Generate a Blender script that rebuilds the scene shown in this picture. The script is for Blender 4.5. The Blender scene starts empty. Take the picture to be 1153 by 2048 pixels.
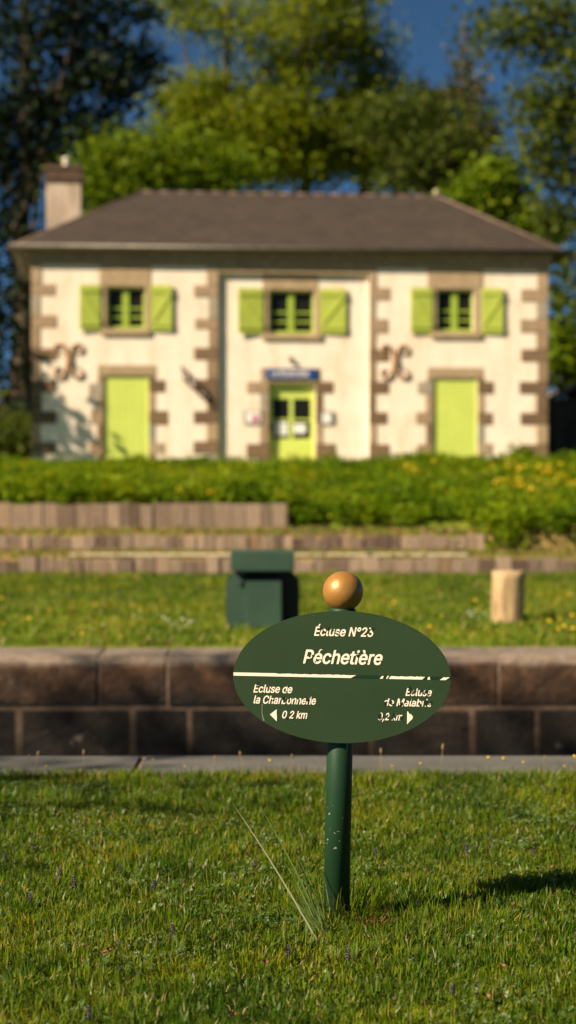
import bpy, bmesh, math, random
import numpy as np
from mathutils import Vector, Matrix, Euler

random.seed(7)
rng = np.random.default_rng(7)
R = math.radians
scene = bpy.context.scene
COL = scene.collection

# ------------------------------------------------------------------ camera, sky, sun, exposure
F = 3396.0            # focal length in photo pixels (1153 x 2048)
CX, HY = 576.5, 999.0  # image centre x, horizon y
CAMH = 1.17
cam_d = bpy.data.cameras.new("camera")
cam = bpy.data.objects.new("camera", cam_d); COL.objects.link(cam)
cam.location = (0, 0, CAMH)
cam.rotation_euler = (R(90) - math.atan(25 / F), 0, 0)
cam_d.sensor_fit = 'VERTICAL'; cam_d.sensor_height = 36.0; cam_d.sensor_width = 24.0
cam_d.lens = F / 2048 * 36.0
cam_d.clip_start = 0.05; cam_d.clip_end = 2000
cam_d.dof.use_dof = True; cam_d.dof.focus_distance = 4.64; cam_d.dof.aperture_fstop = 2.45
scene.camera = cam

SUN = Vector((1.15, 0.75, -1.0)).normalized()      # the way the light travels
SUN_EL = math.asin(-SUN.z)
SUN_ROT = math.atan2(-SUN.x, -SUN.y)
world = bpy.data.worlds.new("World"); scene.world = world; world.use_nodes = True
wn = world.node_tree.nodes; wl = world.node_tree.links
bg = wn["Background"]; bg.inputs[1].default_value = 0.05
sky = wn.new("ShaderNodeTexSky"); sky.sky_type = 'NISHITA'; sky.sun_disc = False
sky.sun_elevation = SUN_EL; sky.sun_rotation = SUN_ROT % (2 * math.pi)
sky.altitude = 2500; sky.air_density = 0.45; sky.dust_density = 9.0; sky.ozone_density = 8.0
tint = wn.new("ShaderNodeMix"); tint.data_type = 'RGBA'; tint.blend_type = 'MULTIPLY'; tint.inputs[0].default_value = 1.0
tint.inputs[7].default_value = (.86, 1.06, .88, 1)            # the warm white balance of the photograph
wl.new(sky.outputs[0], tint.inputs[6]); wl.new(tint.outputs[2], bg.inputs[0])

sun_d = bpy.data.lights.new("sun", 'SUN'); sun_d.energy = 5.0; sun_d.angle = R(0.53); sun_d.color = (1.0, 0.83, 0.60)
sun = bpy.data.objects.new("sun", sun_d); COL.objects.link(sun)
sun.rotation_euler = SUN.to_track_quat('-Z', 'Y').to_euler(); sun.location = (-20, -12, 30)

scene.view_settings.view_transform = 'Standard'; scene.view_settings.look = 'None'
scene.view_settings.gamma = 1.0; scene.view_settings.use_curve_mapping = False
scene.view_settings.exposure = 1.1
scene.render.engine = 'CYCLES'
scene.cycles.use_denoising = True
scene.cycles.max_bounces = 6; scene.cycles.diffuse_bounces = 3; scene.cycles.transparent_max_bounces = 8


def at(px, py, d):
    """point of the place seen at a photo pixel, d metres into the picture"""
    return Vector(((px - CX) * d / F, d, CAMH - (py - HY) * d / F))

# ------------------------------------------------------------------ helpers
def link(name, me, mats=None, parent=None, label=None, cat=None, group=None, kind=None):
    o = bpy.data.objects.new(name, me); COL.objects.link(o)
    if mats is not None:
        for m in (mats if isinstance(mats, (list, tuple)) else [mats]):
            me.materials.append(m)
    if parent is not None: o.parent = parent
    tag(o, label, cat, group, kind)
    return o

def tag(o, label=None, cat=None, group=None, kind=None):
    if label: o["label"] = label
    if cat: o["category"] = cat
    if group: o["group"] = group
    if kind: o["kind"] = kind
    return o

def empty(name, loc=(0, 0, 0), rot=(0, 0, 0), label=None, cat=None, group=None):
    o = bpy.data.objects.new(name, None); COL.objects.link(o)
    o.empty_display_size = 0.1
    o.location = loc; o.rotation_euler = rot
    return tag(o, label, cat, group)

class MB:
    def __init__(s): s.bm = bmesh.new()
    def box(s, x0, x1, y0, y1, z0, z1, bev=0.0, mi=0, jit=0.0):
        vs = [s.bm.verts.new((x + random.uniform(-jit, jit), y, z + random.uniform(-jit, jit)))
              for z in (z0, z1) for y in (y0, y1) for x in (x0, x1)]
        fs = [s.bm.faces.new([vs[i] for i in q]) for q in
              ((0, 2, 3, 1), (4, 5, 7, 6), (0, 1, 5, 4), (2, 6, 7, 3), (0, 4, 6, 2), (1, 3, 7, 5))]
        for f in fs: f.material_index = mi
        if bev > 0:
            es = list({e for f in fs for e in f.edges})
            r = bmesh.ops.bevel(s.bm, geom=es, offset=bev, segments=2, affect='EDGES', profile=0.5)
            for f in r['faces']: f.material_index = mi
        return s
    def quad(s, pts, mi=0):
        f = s.bm.faces.new([s.bm.verts.new(p) for p in pts]); f.material_index = mi; return f
    def tube(s, pts, rad, n=10, cap=True, mi=0, smooth=True):
        pts = [Vector(p) for p in pts]
        rads = rad if isinstance(rad, (list, tuple)) else [rad] * len(pts)
        rings = []
        up = Vector((0, 0, 1))
        t0 = (pts[1] - pts[0]).normalized()
        a = t0.cross(up)
        if a.length < 1e-3: a = t0.cross(Vector((1, 0, 0)))
        a.normalize()
        for i, p in enumerate(pts):
            t = (pts[min(i + 1, len(pts) - 1)] - pts[max(i - 1, 0)]).normalized()
            a = (a - t * a.dot(t)).normalized(); b = t.cross(a)
            rings.append([s.bm.verts.new(p + (a * math.cos(k * 2 * math.pi / n) + b * math.sin(k * 2 * math.pi / n)) * rads[i]) for k in range(n)])
        for r0, r1 in zip(rings, rings[1:]):
            for k in range(n):
                f = s.bm.faces.new((r0[k], r0[(k + 1) % n], r1[(k + 1) % n], r1[k])); f.material_index = mi; f.smooth = smooth
        if cap:
            for r in (rings[0][::-1], rings[-1]):
                f = s.bm.faces.new(r); f.material_index = mi
        return s
    def lathe(s, prof, n=48, c=(0, 0, 0), mi=0):
        rings = []
        for r, z in prof:
            rings.append([s.bm.verts.new((c[0] + r * math.cos(k * 2 * math.pi / n), c[1] + r * math.sin(k * 2 * math.pi / n), c[2] + z)) for k in range(n)])
        for r0, r1 in zip(rings, rings[1:]):
            for k in range(n):
                f = s.bm.faces.new((r0[k], r0[(k + 1) % n], r1[(k + 1) % n], r1[k])); f.smooth = True; f.material_index = mi
        for r in (rings[0][::-1], rings[-1]): s.bm.faces.new(r).material_index = mi
        return s
    def prism(s, outline, y0, y1, mi=0, bev=0.0):
        """outline in x,z extruded from y0 (front) to y1"""
        a = [s.bm.verts.new((x, y0, z)) for x, z in outline]
        b = [s.bm.verts.new((x, y1, z)) for x, z in outline]
        n = len(a); ff = s.bm.faces.new(a); fb = s.bm.faces.new(b[::-1])
        sides = [s.bm.faces.new((a[i], b[i], b[(i + 1) % n], a[(i + 1) % n])) for i in range(n)]
        for f in [ff, fb] + sides: f.material_index = mi
        if bev:
            bmesh.ops.bevel(s.bm, geom=list(ff.edges), offset=bev, segments=2, affect='EDGES')
        return s
    def build(s, name, mats, parent=None, normals=True, smooth=False, **kw):
        if normals: bmesh.ops.recalc_face_normals(s.bm, faces=s.bm.faces)
        me = bpy.data.meshes.new(name); s.bm.to_mesh(me); s.bm.free()
        if smooth: me.polygons.foreach_set('use_smooth', [True] * len(me.polygons))
        return link(name, me, mats, parent, **kw)

def raw_mesh(name, verts, faces_quads=None, faces_tris=None, mi=None):
    """fast mesh from numpy arrays"""
    me = bpy.data.meshes.new(name)
    nq = 0 if faces_quads is None else len(faces_quads); nt = 0 if faces_tris is None else len(faces_tris)
    me.vertices.add(len(verts)); me.vertices.foreach_set('co', verts.astype(np.float32).ravel())
    loops = np.concatenate([a.ravel() for a in (faces_quads, faces_tris) if a is not None and len(a)]).astype(np.int32)
    me.loops.add(len(loops)); me.loops.foreach_set('vertex_index', loops)
    tot = np.concatenate([np.full(nq, 4, np.int32), np.full(nt, 3, np.int32)])
    start = np.concatenate([[0], np.cumsum(tot)[:-1]]).astype(np.int32)
    me.polygons.add(nq + nt); me.polygons.foreach_set('loop_start', start); me.polygons.foreach_set('loop_total', tot)
    if mi is not None: me.polygons.foreach_set('material_index', mi.astype(np.int32))
    me.update(calc_edges=True); me.validate()
    return me

def vnoise(x, y, seed=0):
    """smooth value noise, 0..1"""
    xi = np.floor(x).astype(int); yi = np.floor(y).astype(int); fx = x - xi; fy = y - yi
    fx = fx * fx * (3 - 2 * fx); fy = fy * fy * (3 - 2 * fy)
    def h(a, b):
        n = np.sin(a * 127.1 + b * 311.7 + seed * 74.7) * 43758.5453
        return n - np.floor(n)
    return (h(xi, yi) * (1 - fx) + h(xi + 1, yi) * fx) * (1 - fy) + (h(xi, yi + 1) * (1 - fx) + h(xi + 1, yi + 1) * fx) * fy

# ------------------------------------------------------------------ materials
class NT:
    def __init__(s, name):
        s.m = bpy.data.materials.new(name); s.m.use_nodes = True
        s.n = s.m.node_tree.nodes; s.l = s.m.node_tree.links
        s.b = s.n["Principled BSDF"]; s.out = s.n["Material Output"]
        s.tc = s.n.new("ShaderNodeTexCoord")
    def noise(s, scale, detail=4, rough=0.55, vec=None, mapscale=None):
        t = s.n.new("ShaderNodeTexNoise"); t.inputs['Scale'].default_value = scale
        t.inputs['Detail'].default_value = detail; t.inputs['Roughness'].default_value = rough
        v = vec or s.tc.outputs['Object']
        if mapscale:
            mp = s.n.new("ShaderNodeMapping"); mp.inputs['Scale'].default_value = mapscale; s.l.new(v, mp.inputs[0]); v = mp.outputs[0]
        s.l.new(v, t.inputs['Vector']); return t.outputs['Fac']
    def ramp(s, fac, stops, interp='LINEAR'):
        r = s.n.new("ShaderNodeValToRGB"); cr = r.color_ramp; cr.interpolation = interp
        while len(cr.elements) < len(stops): cr.elements.new(0.5)
        for e, (p, c) in zip(cr.elements, stops):
            e.position = p; e.color = (*c, 1) if len(c) == 3 else c
        s.l.new(fac, r.inputs[0]); return r.outputs[0]
    def mix(s, fac, a, b, mode='MIX'):
        x = s.n.new("ShaderNodeMix"); x.data_type = 'RGBA'; x.blend_type = mode
        for sock, v in ((x.inputs[0], fac), (x.inputs[6], a), (x.inputs[7], b)):
            if isinstance(v, (int, float)): sock.default_value = v
            elif isinstance(v, tuple): sock.default_value = (*v, 1)
            else: s.l.new(v, sock)
        return x.outputs[2]
    def math(s, op, a, b=0.0):
        x = s.n.new("ShaderNodeMath"); x.operation = op
        for sock, v in ((x.inputs[0], a), (x.inputs[1], b)):
            if isinstance(v, (int, float)): sock.default_value = v
            else: s.l.new(v, sock)
        return x.outputs[0]
    def island(s):
        g = s.n.new("ShaderNodeNewGeometry"); return g.outputs['Random Per Island']
    def bump(s, h, strength=0.3, dist=0.01):
        b = s.n.new("ShaderNodeBump"); b.inputs['Strength'].default_value = strength; b.inputs['Distance'].default_value = dist
        s.l.new(h, b.inputs['Height']); s.l.new(b.outputs[0], s.b.inputs['Normal'])
    def col(s, c):
        if isinstance(c, tuple): s.b.inputs['Base Color'].default_value = (*c, 1)
        else: s.l.new(c, s.b.inputs['Base Color'])
    def set(s, rough=None, metal=None, spec=None):
        if rough is not None: s.b.inputs['Roughness'].default_value = rough
        if metal is not None: s.b.inputs['Metallic'].default_value = metal
        if spec is not None: s.b.inputs['Specular IOR Level'].default_value = spec
        return s
    def translucent(s, fac, col):
        t = s.n.new("ShaderNodeBsdfTranslucent"); m = s.n.new("ShaderNodeMixShader"); m.inputs[0].default_value = fac
        if isinstance(col, tuple): t.inputs[0].default_value = (*col, 1)
        else: s.l.new(col, t.inputs[0])
        s.l.new(s.b.outputs[0], m.inputs[1]); s.l.new(t.outputs[0], m.inputs[2]); s.l.new(m.outputs[0], s.out.inputs[0])

def mat_plain(name, c, rough=0.6, var=0.15, scale=6, metal=0.0, spec=0.4, bump=0.0, bscale=40):
    t = NT(name)
    d = tuple(max(0, x * (1 - var)) for x in c); l = tuple(min(1, x * (1 + var)) for x in c)
    t.col(t.ramp(t.noise(scale), [(0.3, d), (0.7, l)])); t.set(rough, metal, spec)
    if bump: t.bump(t.noise(bscale), bump, 0.01)
    return t.m

def mat_leaf(name, stops, trans=0.3, rough=0.5, spec=0.25, patch=0):
    t = NT(name)
    c = t.ramp(t.island(), stops)
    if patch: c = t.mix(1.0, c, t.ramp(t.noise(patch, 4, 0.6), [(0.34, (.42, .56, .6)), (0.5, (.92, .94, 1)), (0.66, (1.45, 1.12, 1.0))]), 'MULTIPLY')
    t.col(c); t.set(rough, 0, spec)
    t.translucent(trans, c)
    return t.m

M = {}
# grass: every blade its own tint
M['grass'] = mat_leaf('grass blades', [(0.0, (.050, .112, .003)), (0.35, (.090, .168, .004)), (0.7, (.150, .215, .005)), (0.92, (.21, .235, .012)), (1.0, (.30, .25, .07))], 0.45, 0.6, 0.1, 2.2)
M['weed'] = mat_leaf('weed leaves', [(0.0, (.04, .085, .015)), (0.5, (.07, .12, .022)), (0.85, (.12, .17, .05)), (1.0, (.26, .29, .18))], 0.25, 0.5)
M['drygrass'] = mat_leaf('dry stalks', [(0.0, (.30, .20, .09)), (0.6, (.36, .30, .15)), (1.0, (.24, .09, .03))], 0.3, 0.6)
M['turf'] = None
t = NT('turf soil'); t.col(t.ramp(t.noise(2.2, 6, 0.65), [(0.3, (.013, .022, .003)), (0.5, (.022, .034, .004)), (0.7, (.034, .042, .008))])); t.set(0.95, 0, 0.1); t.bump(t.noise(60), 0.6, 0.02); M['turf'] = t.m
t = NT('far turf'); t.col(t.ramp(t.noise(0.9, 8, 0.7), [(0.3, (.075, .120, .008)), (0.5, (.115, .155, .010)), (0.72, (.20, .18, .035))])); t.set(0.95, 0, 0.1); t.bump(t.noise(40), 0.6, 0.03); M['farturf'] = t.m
t = NT('terrace turf'); t.col(t.ramp(t.noise(1.1, 8, 0.7), [(0.3, (.14, .13, .025)), (0.5, (.24, .17, .06)), (0.72, (.33, .22, .10))])); t.set(0.95, 0, 0.1); t.bump(t.noise(40), 0.6, 0.03); M['terrace'] = t.m
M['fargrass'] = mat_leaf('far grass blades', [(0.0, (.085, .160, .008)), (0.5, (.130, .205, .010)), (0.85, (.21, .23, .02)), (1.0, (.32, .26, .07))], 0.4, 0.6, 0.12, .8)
M['terracegrass'] = mat_leaf('terrace grass blades', [(0.0, (.13, .14, .02)), (0.5, (.24, .18, .05)), (1.0, (.38, .26, .12))], 0.3, 0.6)
M['cover'] = mat_leaf('ground cover leaves', [(0.0, (.085, .155, .003)), (0.5, (.15, .24, .004)), (0.85, (.21, .29, .006)), (1.0, (.28, .31, .01))], 0.45, 0.6, 0.1, .9)
M['yellow'] = mat_plain('yellow petals', (.72, .46, .01), 0.6)
M['white'] = mat_plain('white petals', (.75, .72, .66), 0.6)
M['purple'] = mat_plain('purple petals', (.075, .045, .11), 0.6, 0.4, 120)
M['purpledark'] = mat_plain('purple bracts', (.05, .03, .04), 0.7, 0.4, 120)
M['stem'] = mat_plain('green stem', (.09, .12, .02), 0.6)
M['dryleaf'] = mat_plain('dry leaf', (.17, .085, .035), 0.7, 0.4, 60)
M['bark'] = None
t = NT('bark'); t.col(t.ramp(t.noise(3, 6, 0.6, mapscale=(4, 4, 0.8)), [(0.3, (.035, .026, .018)), (0.7, (.13, .10, .07))])); t.set(0.9, 0, 0.1); t.bump(t.noise(8, 5, mapscale=(4, 4, 0.7)), 0.8, 0.05); M['bark'] = t.m
M['palebark'] = mat_plain('pale bark', (.24, .19, .15), 0.85, 0.35, 3)
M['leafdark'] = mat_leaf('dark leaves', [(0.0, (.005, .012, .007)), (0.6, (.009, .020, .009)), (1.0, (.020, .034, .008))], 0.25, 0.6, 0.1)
M['leafolive'] = mat_leaf('olive leaves', [(0.0, (.11, .145, .003)), (0.5, (.165, .21, .004)), (0.85, (.195, .23, .006)), (1.0, (.215, .205, .010))], 0.45, 0.6, 0.12)
M['leaffresh'] = mat_leaf('fresh leaves', [(0.0, (.065, .115, .003)), (0.5, (.115, .18, .004)), (1.0, (.19, .24, .006))], 0.45, 0.6, 0.12)
M['leafmid'] = mat_leaf('mid leaves', [(0.0, (.036, .060, .006)), (0.5, (.068, .098, .010)), (1.0, (.115, .135, .018))], 0.4, 0.6, 0.12)
M['leafrust'] = mat_leaf('rusty leaves', [(0.0, (.05, .058, .006)), (0.5, (.085, .088, .010)), (1.0, (.13, .095, .04))], 0.3)

# stone
t = NT('house granite')
base = t.ramp(t.island(), [(0.0, (.15, .095, .055)), (0.28, (.30, .20, .125)), (0.5, (.41, .295, .195)), (0.62, (.30, .285, .26)), (0.8, (.38, .34, .28)), (1.0, (.46, .33, .20))])
t.col(t.mix(0.55, base, t.ramp(t.noise(5, 8, 0.7), [(0.3, (.35, .33, .31)), (0.7, (.95, .9, .85))]), 'MULTIPLY')); t.set(0.85, 0, 0.2); t.bump(t.noise(18, 6), 0.7, 0.02); M['granite'] = t.m
t = NT('cornice stone'); t.col(t.ramp(t.noise(3, 8, 0.7, mapscale=(2, 1, 3)), [(0.3, (.23, .15, .09)), (0.7, (.45, .31, .20))])); t.set(0.85, 0, 0.2); t.bump(t.noise(14, 6), 0.6, 0.02); M['cornice'] = t.m
t = NT('lime render')
c1 = t.ramp(t.noise(1.1, 8, 0.65), [(0.25, (.71, .585, .46)), (0.55, (.81, .70, .59)), (0.8, (.83, .745, .645))])
c2 = t.ramp(t.noise(1.4, 6, 0.7, mapscale=(2.5, 1, 0.35)), [(0.28, (.82, .68, .53)), (0.5, (1, 1, 1))])
t.col(t.mix(0.75, c1, c2, 'MULTIPLY')); t.set(0.9, 0, 0.15); t.bump(t.noise(30, 6), 0.35, 0.01); M['render'] = t.m
t = NT('roof slate')
br = t.n.new("ShaderNodeTexBrick"); br.inputs['Scale'].default_value = 1.0; br.inputs['Brick Width'].default_value = 0.22; br.inputs['Row Height'].default_value = 0.13
br.inputs['Mortar Size'].default_value = 0.006; br.inputs['Color1'].default_value = (.060, .045, .033, 1); br.inputs['Color2'].default_value = (.044, .033, .026, 1); br.inputs['Mortar'].default_value = (.04, .03, .025, 1)
t.l.new(t.tc.outputs['UV'], br.inputs[0])
t.col(t.mix(0.6, br.outputs[0], t.ramp(t.noise(1.3, 8, 0.7), [(0.3, (.5, .5, .5)), (0.7, (1.1, 1.05, 1.0))]), 'MULTIPLY')); t.set(0.65, 0, 0.35); t.bump(br.outputs[0], 0.5, 0.02); M['slate'] = t.m
M['zinc'] = mat_plain('zinc gutter', (.10, .085, .07), 0.5, 0.25, 3, 0.3)
M['brick'] = mat_plain('chimney brick', (.10, .058, .036), 0.9, 0.4, 6)
M['chimney'] = None
t = NT('chimney render'); t.col(t.ramp(t.noise(1.6, 7, 0.65, mapscale=(3, 3, 0.6)), [(0.3, (.30, .22, .16)), (0.6, (.50, .40, .31))])); t.set(0.9, 0, 0.2); M['chimney'] = t.m
M['shutter'] = mat_plain('yellow green shutter paint', (.37, .43, .062), 0.55, 0.10, 2)
M['doorpaint'] = mat_plain('bright lime paint', (.52, .60, .12), 0.5, 0.06, 1.5)
M['frame'] = mat_plain('green window paint', (.28, .38, .04), 0.5, 0.1, 3)
t = NT('window glass'); t.col((.012, .012, .010)); t.set(0.15, 0, 0.12); M['glass'] = t.m
M['rust'] = mat_plain('rusty iron', (.36, .21, .12), 0.8, 0.45, 14, 0.1)
M['dark iron'] = mat_plain('dark iron', (.045, .032, .025), 0.75, 0.3, 8)
M['enamel'] = mat_plain('blue enamel', (.012, .055, .22), 0.3, 0.12, 4)
M['paper'] = mat_plain('white paper', (.72, .72, .70), 0.8, 0.06, 6)
M['pink'] = mat_plain('pink print', (.52, .10, .22), 0.7)
M['board'] = mat_plain('brown board', (.12, .08, .055), 0.8)
# wood
t = NT('weathered sleepers')
base = t.ramp(t.island(), [(0.0, (.115, .080, .060)), (0.35, (.21, .155, .118)), (0.7, (.30, .228, .172)), (0.93, (.41, .31, .23)), (1.0, (.25, .165, .10))])
t.col(t.mix(0.7, base, t.ramp(t.noise(5, 7, 0.7, mapscale=(6, 6, 0.6)), [(0.3, (.45, .42, .40)), (0.7, (1.05, 1.0, .95))]), 'MULTIPLY')); t.set(0.9, 0, 0.15); t.bump(t.noise(9, 6, mapscale=(8, 8, 0.6)), 0.7, 0.02); M['sleeper'] = t.m
M['plank'] = mat_plain('pale plank', (.50, .42, .29), 0.8, 0.15, 5)
t = NT('log bark'); t.col(t.ramp(t.noise(4, 8, 0.7, mapscale=(3, 3, 0.5)), [(0.32, (.14, .09, .045)), (0.45, (.32, .22, .115)), (0.68, (.52, .37, .20))])); t.set(0.85, 0, 0.2); t.bump(t.noise(14, 6, mapscale=(3, 3, 0.6)), 0.7, 0.02); M['log'] = t.m
t = NT('log end grain'); t.col(t.ramp(t.noise(20, 6), [(0.3, (.42, .28, .15)), (0.7, (.60, .43, .26))])); t.set(0.9); M['endgrain'] = t.m
M['fence'] = mat_plain('dark fence boards', (.030, .024, .020), 0.85, 0.35, 4)
M['shedroof'] = mat_plain('shed roof', (.23, .17, .12), 0.85, 0.3, 3)
# lock masonry
t = NT('wet stained granite')
zz = t.n.new("ShaderNodeSeparateXYZ"); t.l.new(t.tc.outputs['Object'], zz.inputs[0])
stain = t.math('ADD', zz.outputs['Z'], t.math('MULTIPLY', t.noise(1.6, 8, 0.7), 0.55))
sc_ = t.ramp(t.math('ADD', t.math('MULTIPLY', stain, 0.8), 0.5), [(0.2, (.006, .004, .0025)), (0.42, (.011, .007, .0045)), (0.51, (.046, .024, .013)), (0.68, (.092, .050, .027)), (0.80, (.135, .082, .048))])
lich = t.ramp(t.noise(7, 5, 0.6), [(0.66, (0, 0, 0)), (0.72, (1, 1, 1))])
body = (t.mix(t.math('MULTIPLY', lich, 0.45), t.mix(0.85, sc_, t.ramp(t.noise(4.5, 10, 0.75), [(0.34, (.16, .15, .14)), (0.5, (.85, .80, .75)), (0.66, (2.4, 2.15, 1.9))]), 'MULTIPLY'), (.24, .20, .16)))
top = t.n.new("ShaderNodeMapRange"); top.interpolation_type = 'SMOOTHSTEP'; top.inputs['From Min'].default_value = -.10; top.inputs['From Max'].default_value = -.035
t.l.new(t.math('ADD', zz.outputs['Z'], t.math('MULTIPLY', t.math('SUBTRACT', t.noise(5, 6, 0.7), 0.5), 0.10)), top.inputs['Value'])
t.col(t.mix(top.outputs[0], body, t.ramp(t.noise(8, 8, 0.7), [(0.3, (.15, .115, .09)), (0.7, (.30, .24, .19))])))
t.set(0.75, 0, 0.3); t.bump(t.noise(9, 8, 0.7), 0.9, 0.04); M['lockstone'] = t.m
t = NT('coping granite'); t.col(t.mix(0.6, t.ramp(t.noise(2.5, 8, 0.7), [(0.3, (.075, .072, .068)), (0.7, (.145, .138, .125))]), t.ramp(t.noise(45, 4, 0.7), [(0.3, (.6, .6, .6)), (0.7, (1.1, 1.1, 1.1))]), 'MULTIPLY')); t.set(0.8, 0, 0.3); t.bump(t.noise(30, 8), 0.4, 0.01); M['coping'] = t.m
t = NT('lime mortar')
zz = t.n.new("ShaderNodeSeparateXYZ"); t.l.new(t.tc.outputs['Object'], zz.inputs[0])
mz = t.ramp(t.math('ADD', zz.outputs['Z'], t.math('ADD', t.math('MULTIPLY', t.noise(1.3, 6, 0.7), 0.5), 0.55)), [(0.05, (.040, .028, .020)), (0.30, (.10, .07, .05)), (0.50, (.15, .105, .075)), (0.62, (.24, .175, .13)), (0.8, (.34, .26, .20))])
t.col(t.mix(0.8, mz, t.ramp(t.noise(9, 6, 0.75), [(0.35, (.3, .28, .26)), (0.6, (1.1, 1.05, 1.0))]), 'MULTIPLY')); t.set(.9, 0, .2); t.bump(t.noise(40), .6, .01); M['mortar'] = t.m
t = NT('canal water'); t.col((.010, .016, .010)); t.set(0.08, 0, 0.5); t.bump(t.noise(3), 0.1, 0.02); M['water'] = t.m
# sign
t = NT('dark green sign paint')
gc = t.ramp(t.noise(7, 8, 0.6), [(0.3, (.018, .039, .014)), (0.7, (.0225, .046, .017))])
spk = t.ramp(t.noise(170, 2, 0.5), [(0.735, (0, 0, 0)), (0.76, (1, 1, 1))])
t.col(t.mix(t.math('MULTIPLY', spk, 0.5), gc, (.20, .20, .15))); t.set(0.5, 0, 0.35); t.bump(t.noise(260, 3), 0.05, 0.001); M['signgreen'] = t.m
t = NT('post green paint')
gc = t.ramp(t.noise(9, 8, 0.6, mapscale=(1, 1, 0.4)), [(0.3, (.008, .032, .013)), (0.7, (.014, .044, .019))])
chip = t.ramp(t.noise(60, 2, 0.5), [(0.735, (0, 0, 0)), (0.745, (1, 1, 1))])
chip2 = t.ramp(t.noise(52, 2.5, 0.55, mapscale=(1, 1, 1.6)), [(0.69, (0, 0, 0)), (0.70, (1, 1, 1))])
band = t.n.new("ShaderNodeSeparateXYZ"); t.l.new(t.tc.outputs['Object'], band.inputs[0])
inb = t.math('MULTIPLY', t.math('GREATER_THAN', band.outputs['Z'], 0.20), t.math('LESS_THAN', band.outputs['Z'], 0.34))
dust = t.ramp(band.outputs['Z'], [(0.0, (1, 1, 1)), (0.12, (0, 0, 0))])
c3 = t.mix(t.math('MULTIPLY', dust, 0.25), gc, (.10, .11, .08))
t.col(t.mix(t.math('MULTIPLY', t.math('MAXIMUM', t.math('MULTIPLY', chip2, inb), chip), 0.6), c3, (.42, .40, .34))); t.set(0.42, 0, 0.4); t.set(.5, 0, .25); M['postgreen'] = t.m
t = NT('gold paint')
t.col(t.ramp(t.noise(14, 6, 0.65), [(0.3, (.30, .145, .032)), (0.7, (.39, .19, .046))])); t.set(0.42, 0.3, 0.5)
t.bump(t.math('ADD', t.noise(55, 3, 0.5), t.math('MULTIPLY', t.noise(170, 2), 0.4)), 0.22, 0.004); M['gold'] = t.m
M['oldvinyl'] = mat_plain('bare letter ghost', (.007, .026, .012), 0.45, 0.1, 20)
M['cream'] = mat_plain('cream vinyl', (.80, .71, .58), 0.5, 0.05, 20)
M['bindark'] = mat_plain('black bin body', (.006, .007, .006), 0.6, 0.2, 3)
M['binpaint'] = mat_plain('blue green bin paint', (.027, .058, .038), 0.5, 0.15, 3)

# ------------------------------------------------------------------ ground and water
def strip(name, xs, prof, mat, kind='structure', rows=None):
    """ground sheet: prof is a list of (y, z) swept along x"""
    v = np.array([(x, y, z) for y, z in prof for x in xs]); nx = len(xs)
    q = np.array([(j * nx + i, j * nx + i + 1, (j + 1) * nx + i + 1, (j + 1) * nx + i) for j in range(len(prof) - 1) for i in range(nx - 1)])
    me = raw_mesh(name, v, q)
    return link(name, me, mat, kind=kind)

XW = [-300, -40, -12, -6, -3, -1, 1, 3, 6, 12, 40, 300]
NEAR_EDGE, CHAN0, CHAN1, FAR_EDGE = 7.2, 7.8, 12.77, 13.42
D1, D2, D3 = 22.0, 23.2, 24.4
Z1b, Z1, Z2b, Z2, Z3b, Z3 = .205, .40, .48, .67, .745, 1.105
HG = 1.75
def lawn_z(y): return np.clip((np.asarray(y) - FAR_EDGE) / (D1 - FAR_EDGE), 0, 1) * Z1b
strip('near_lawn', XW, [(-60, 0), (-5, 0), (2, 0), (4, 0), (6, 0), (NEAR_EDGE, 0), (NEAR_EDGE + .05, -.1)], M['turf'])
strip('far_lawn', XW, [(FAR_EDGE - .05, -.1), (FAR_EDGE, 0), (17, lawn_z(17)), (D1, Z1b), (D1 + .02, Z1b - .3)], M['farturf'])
strip('terrace_lawn', XW, [(D1 + .1, Z1 - .25), (D1 + .12, Z1 - .01), (D2 + .03, Z2b), (D2 + .08, Z2b - .2), (D2 + .1, Z2 - .01), (D3 + .03, Z3b), (D3 + .1, Z3b)], M['terrace'])
def bank_z(x, y):
    """slope under the ground cover: behind the tall sleeper wall on the left, dropping lower on the right"""
    x = np.asarray(x, float); y = np.asarray(y, float)
    left = np.where(y < D3, Z3b - .05, Z3 - .02 + (1.50 - Z3) * np.clip((y - D3) / 6.0, 0, 1))
    right = np.where(y < D2, Z2b - .02, Z2 + (1.50 - Z2) * np.clip((y - D2) / 7.2, 0, 1))
    w = np.clip((x + 0.05) / 0.25, 0, 1)
    return left * (1 - w) + right * w + np.clip((y - 31) / 2.5, 0, 1) * (HG - 1.50)
xs = [-300, -40, -14, -8, -4, -2, -1, -.3, -.05, .2, .6, 1, 2, 3, 4, 6, 8, 14, 40, 300]; ys = [D3 + .04, D3 + .2, 25.5, 27, 28.5, 30.4, 31, 32, 33.5, 36, 45, 60, 100, 400]
v = np.array([(x, y, float(bank_z(x, y))) for y in ys for x in xs]); v[:len(xs), 2] = Z3b - .3; nx = len(xs)
q = np.array([(j * nx + i, j * nx + i + 1, (j + 1) * nx + i + 1, (j + 1) * nx + i) for j in range(len(ys) - 1) for i in range(nx - 1)])
link('house_terrace_ground', raw_mesh('house_terrace_ground', v, q), M['farturf'], kind='structure')
WATER = -1.9
strip('canal_water', [-300, 300], [(CHAN0 - .3, WATER), (CHAN1 + .3, WATER)], M['water'])

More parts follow.
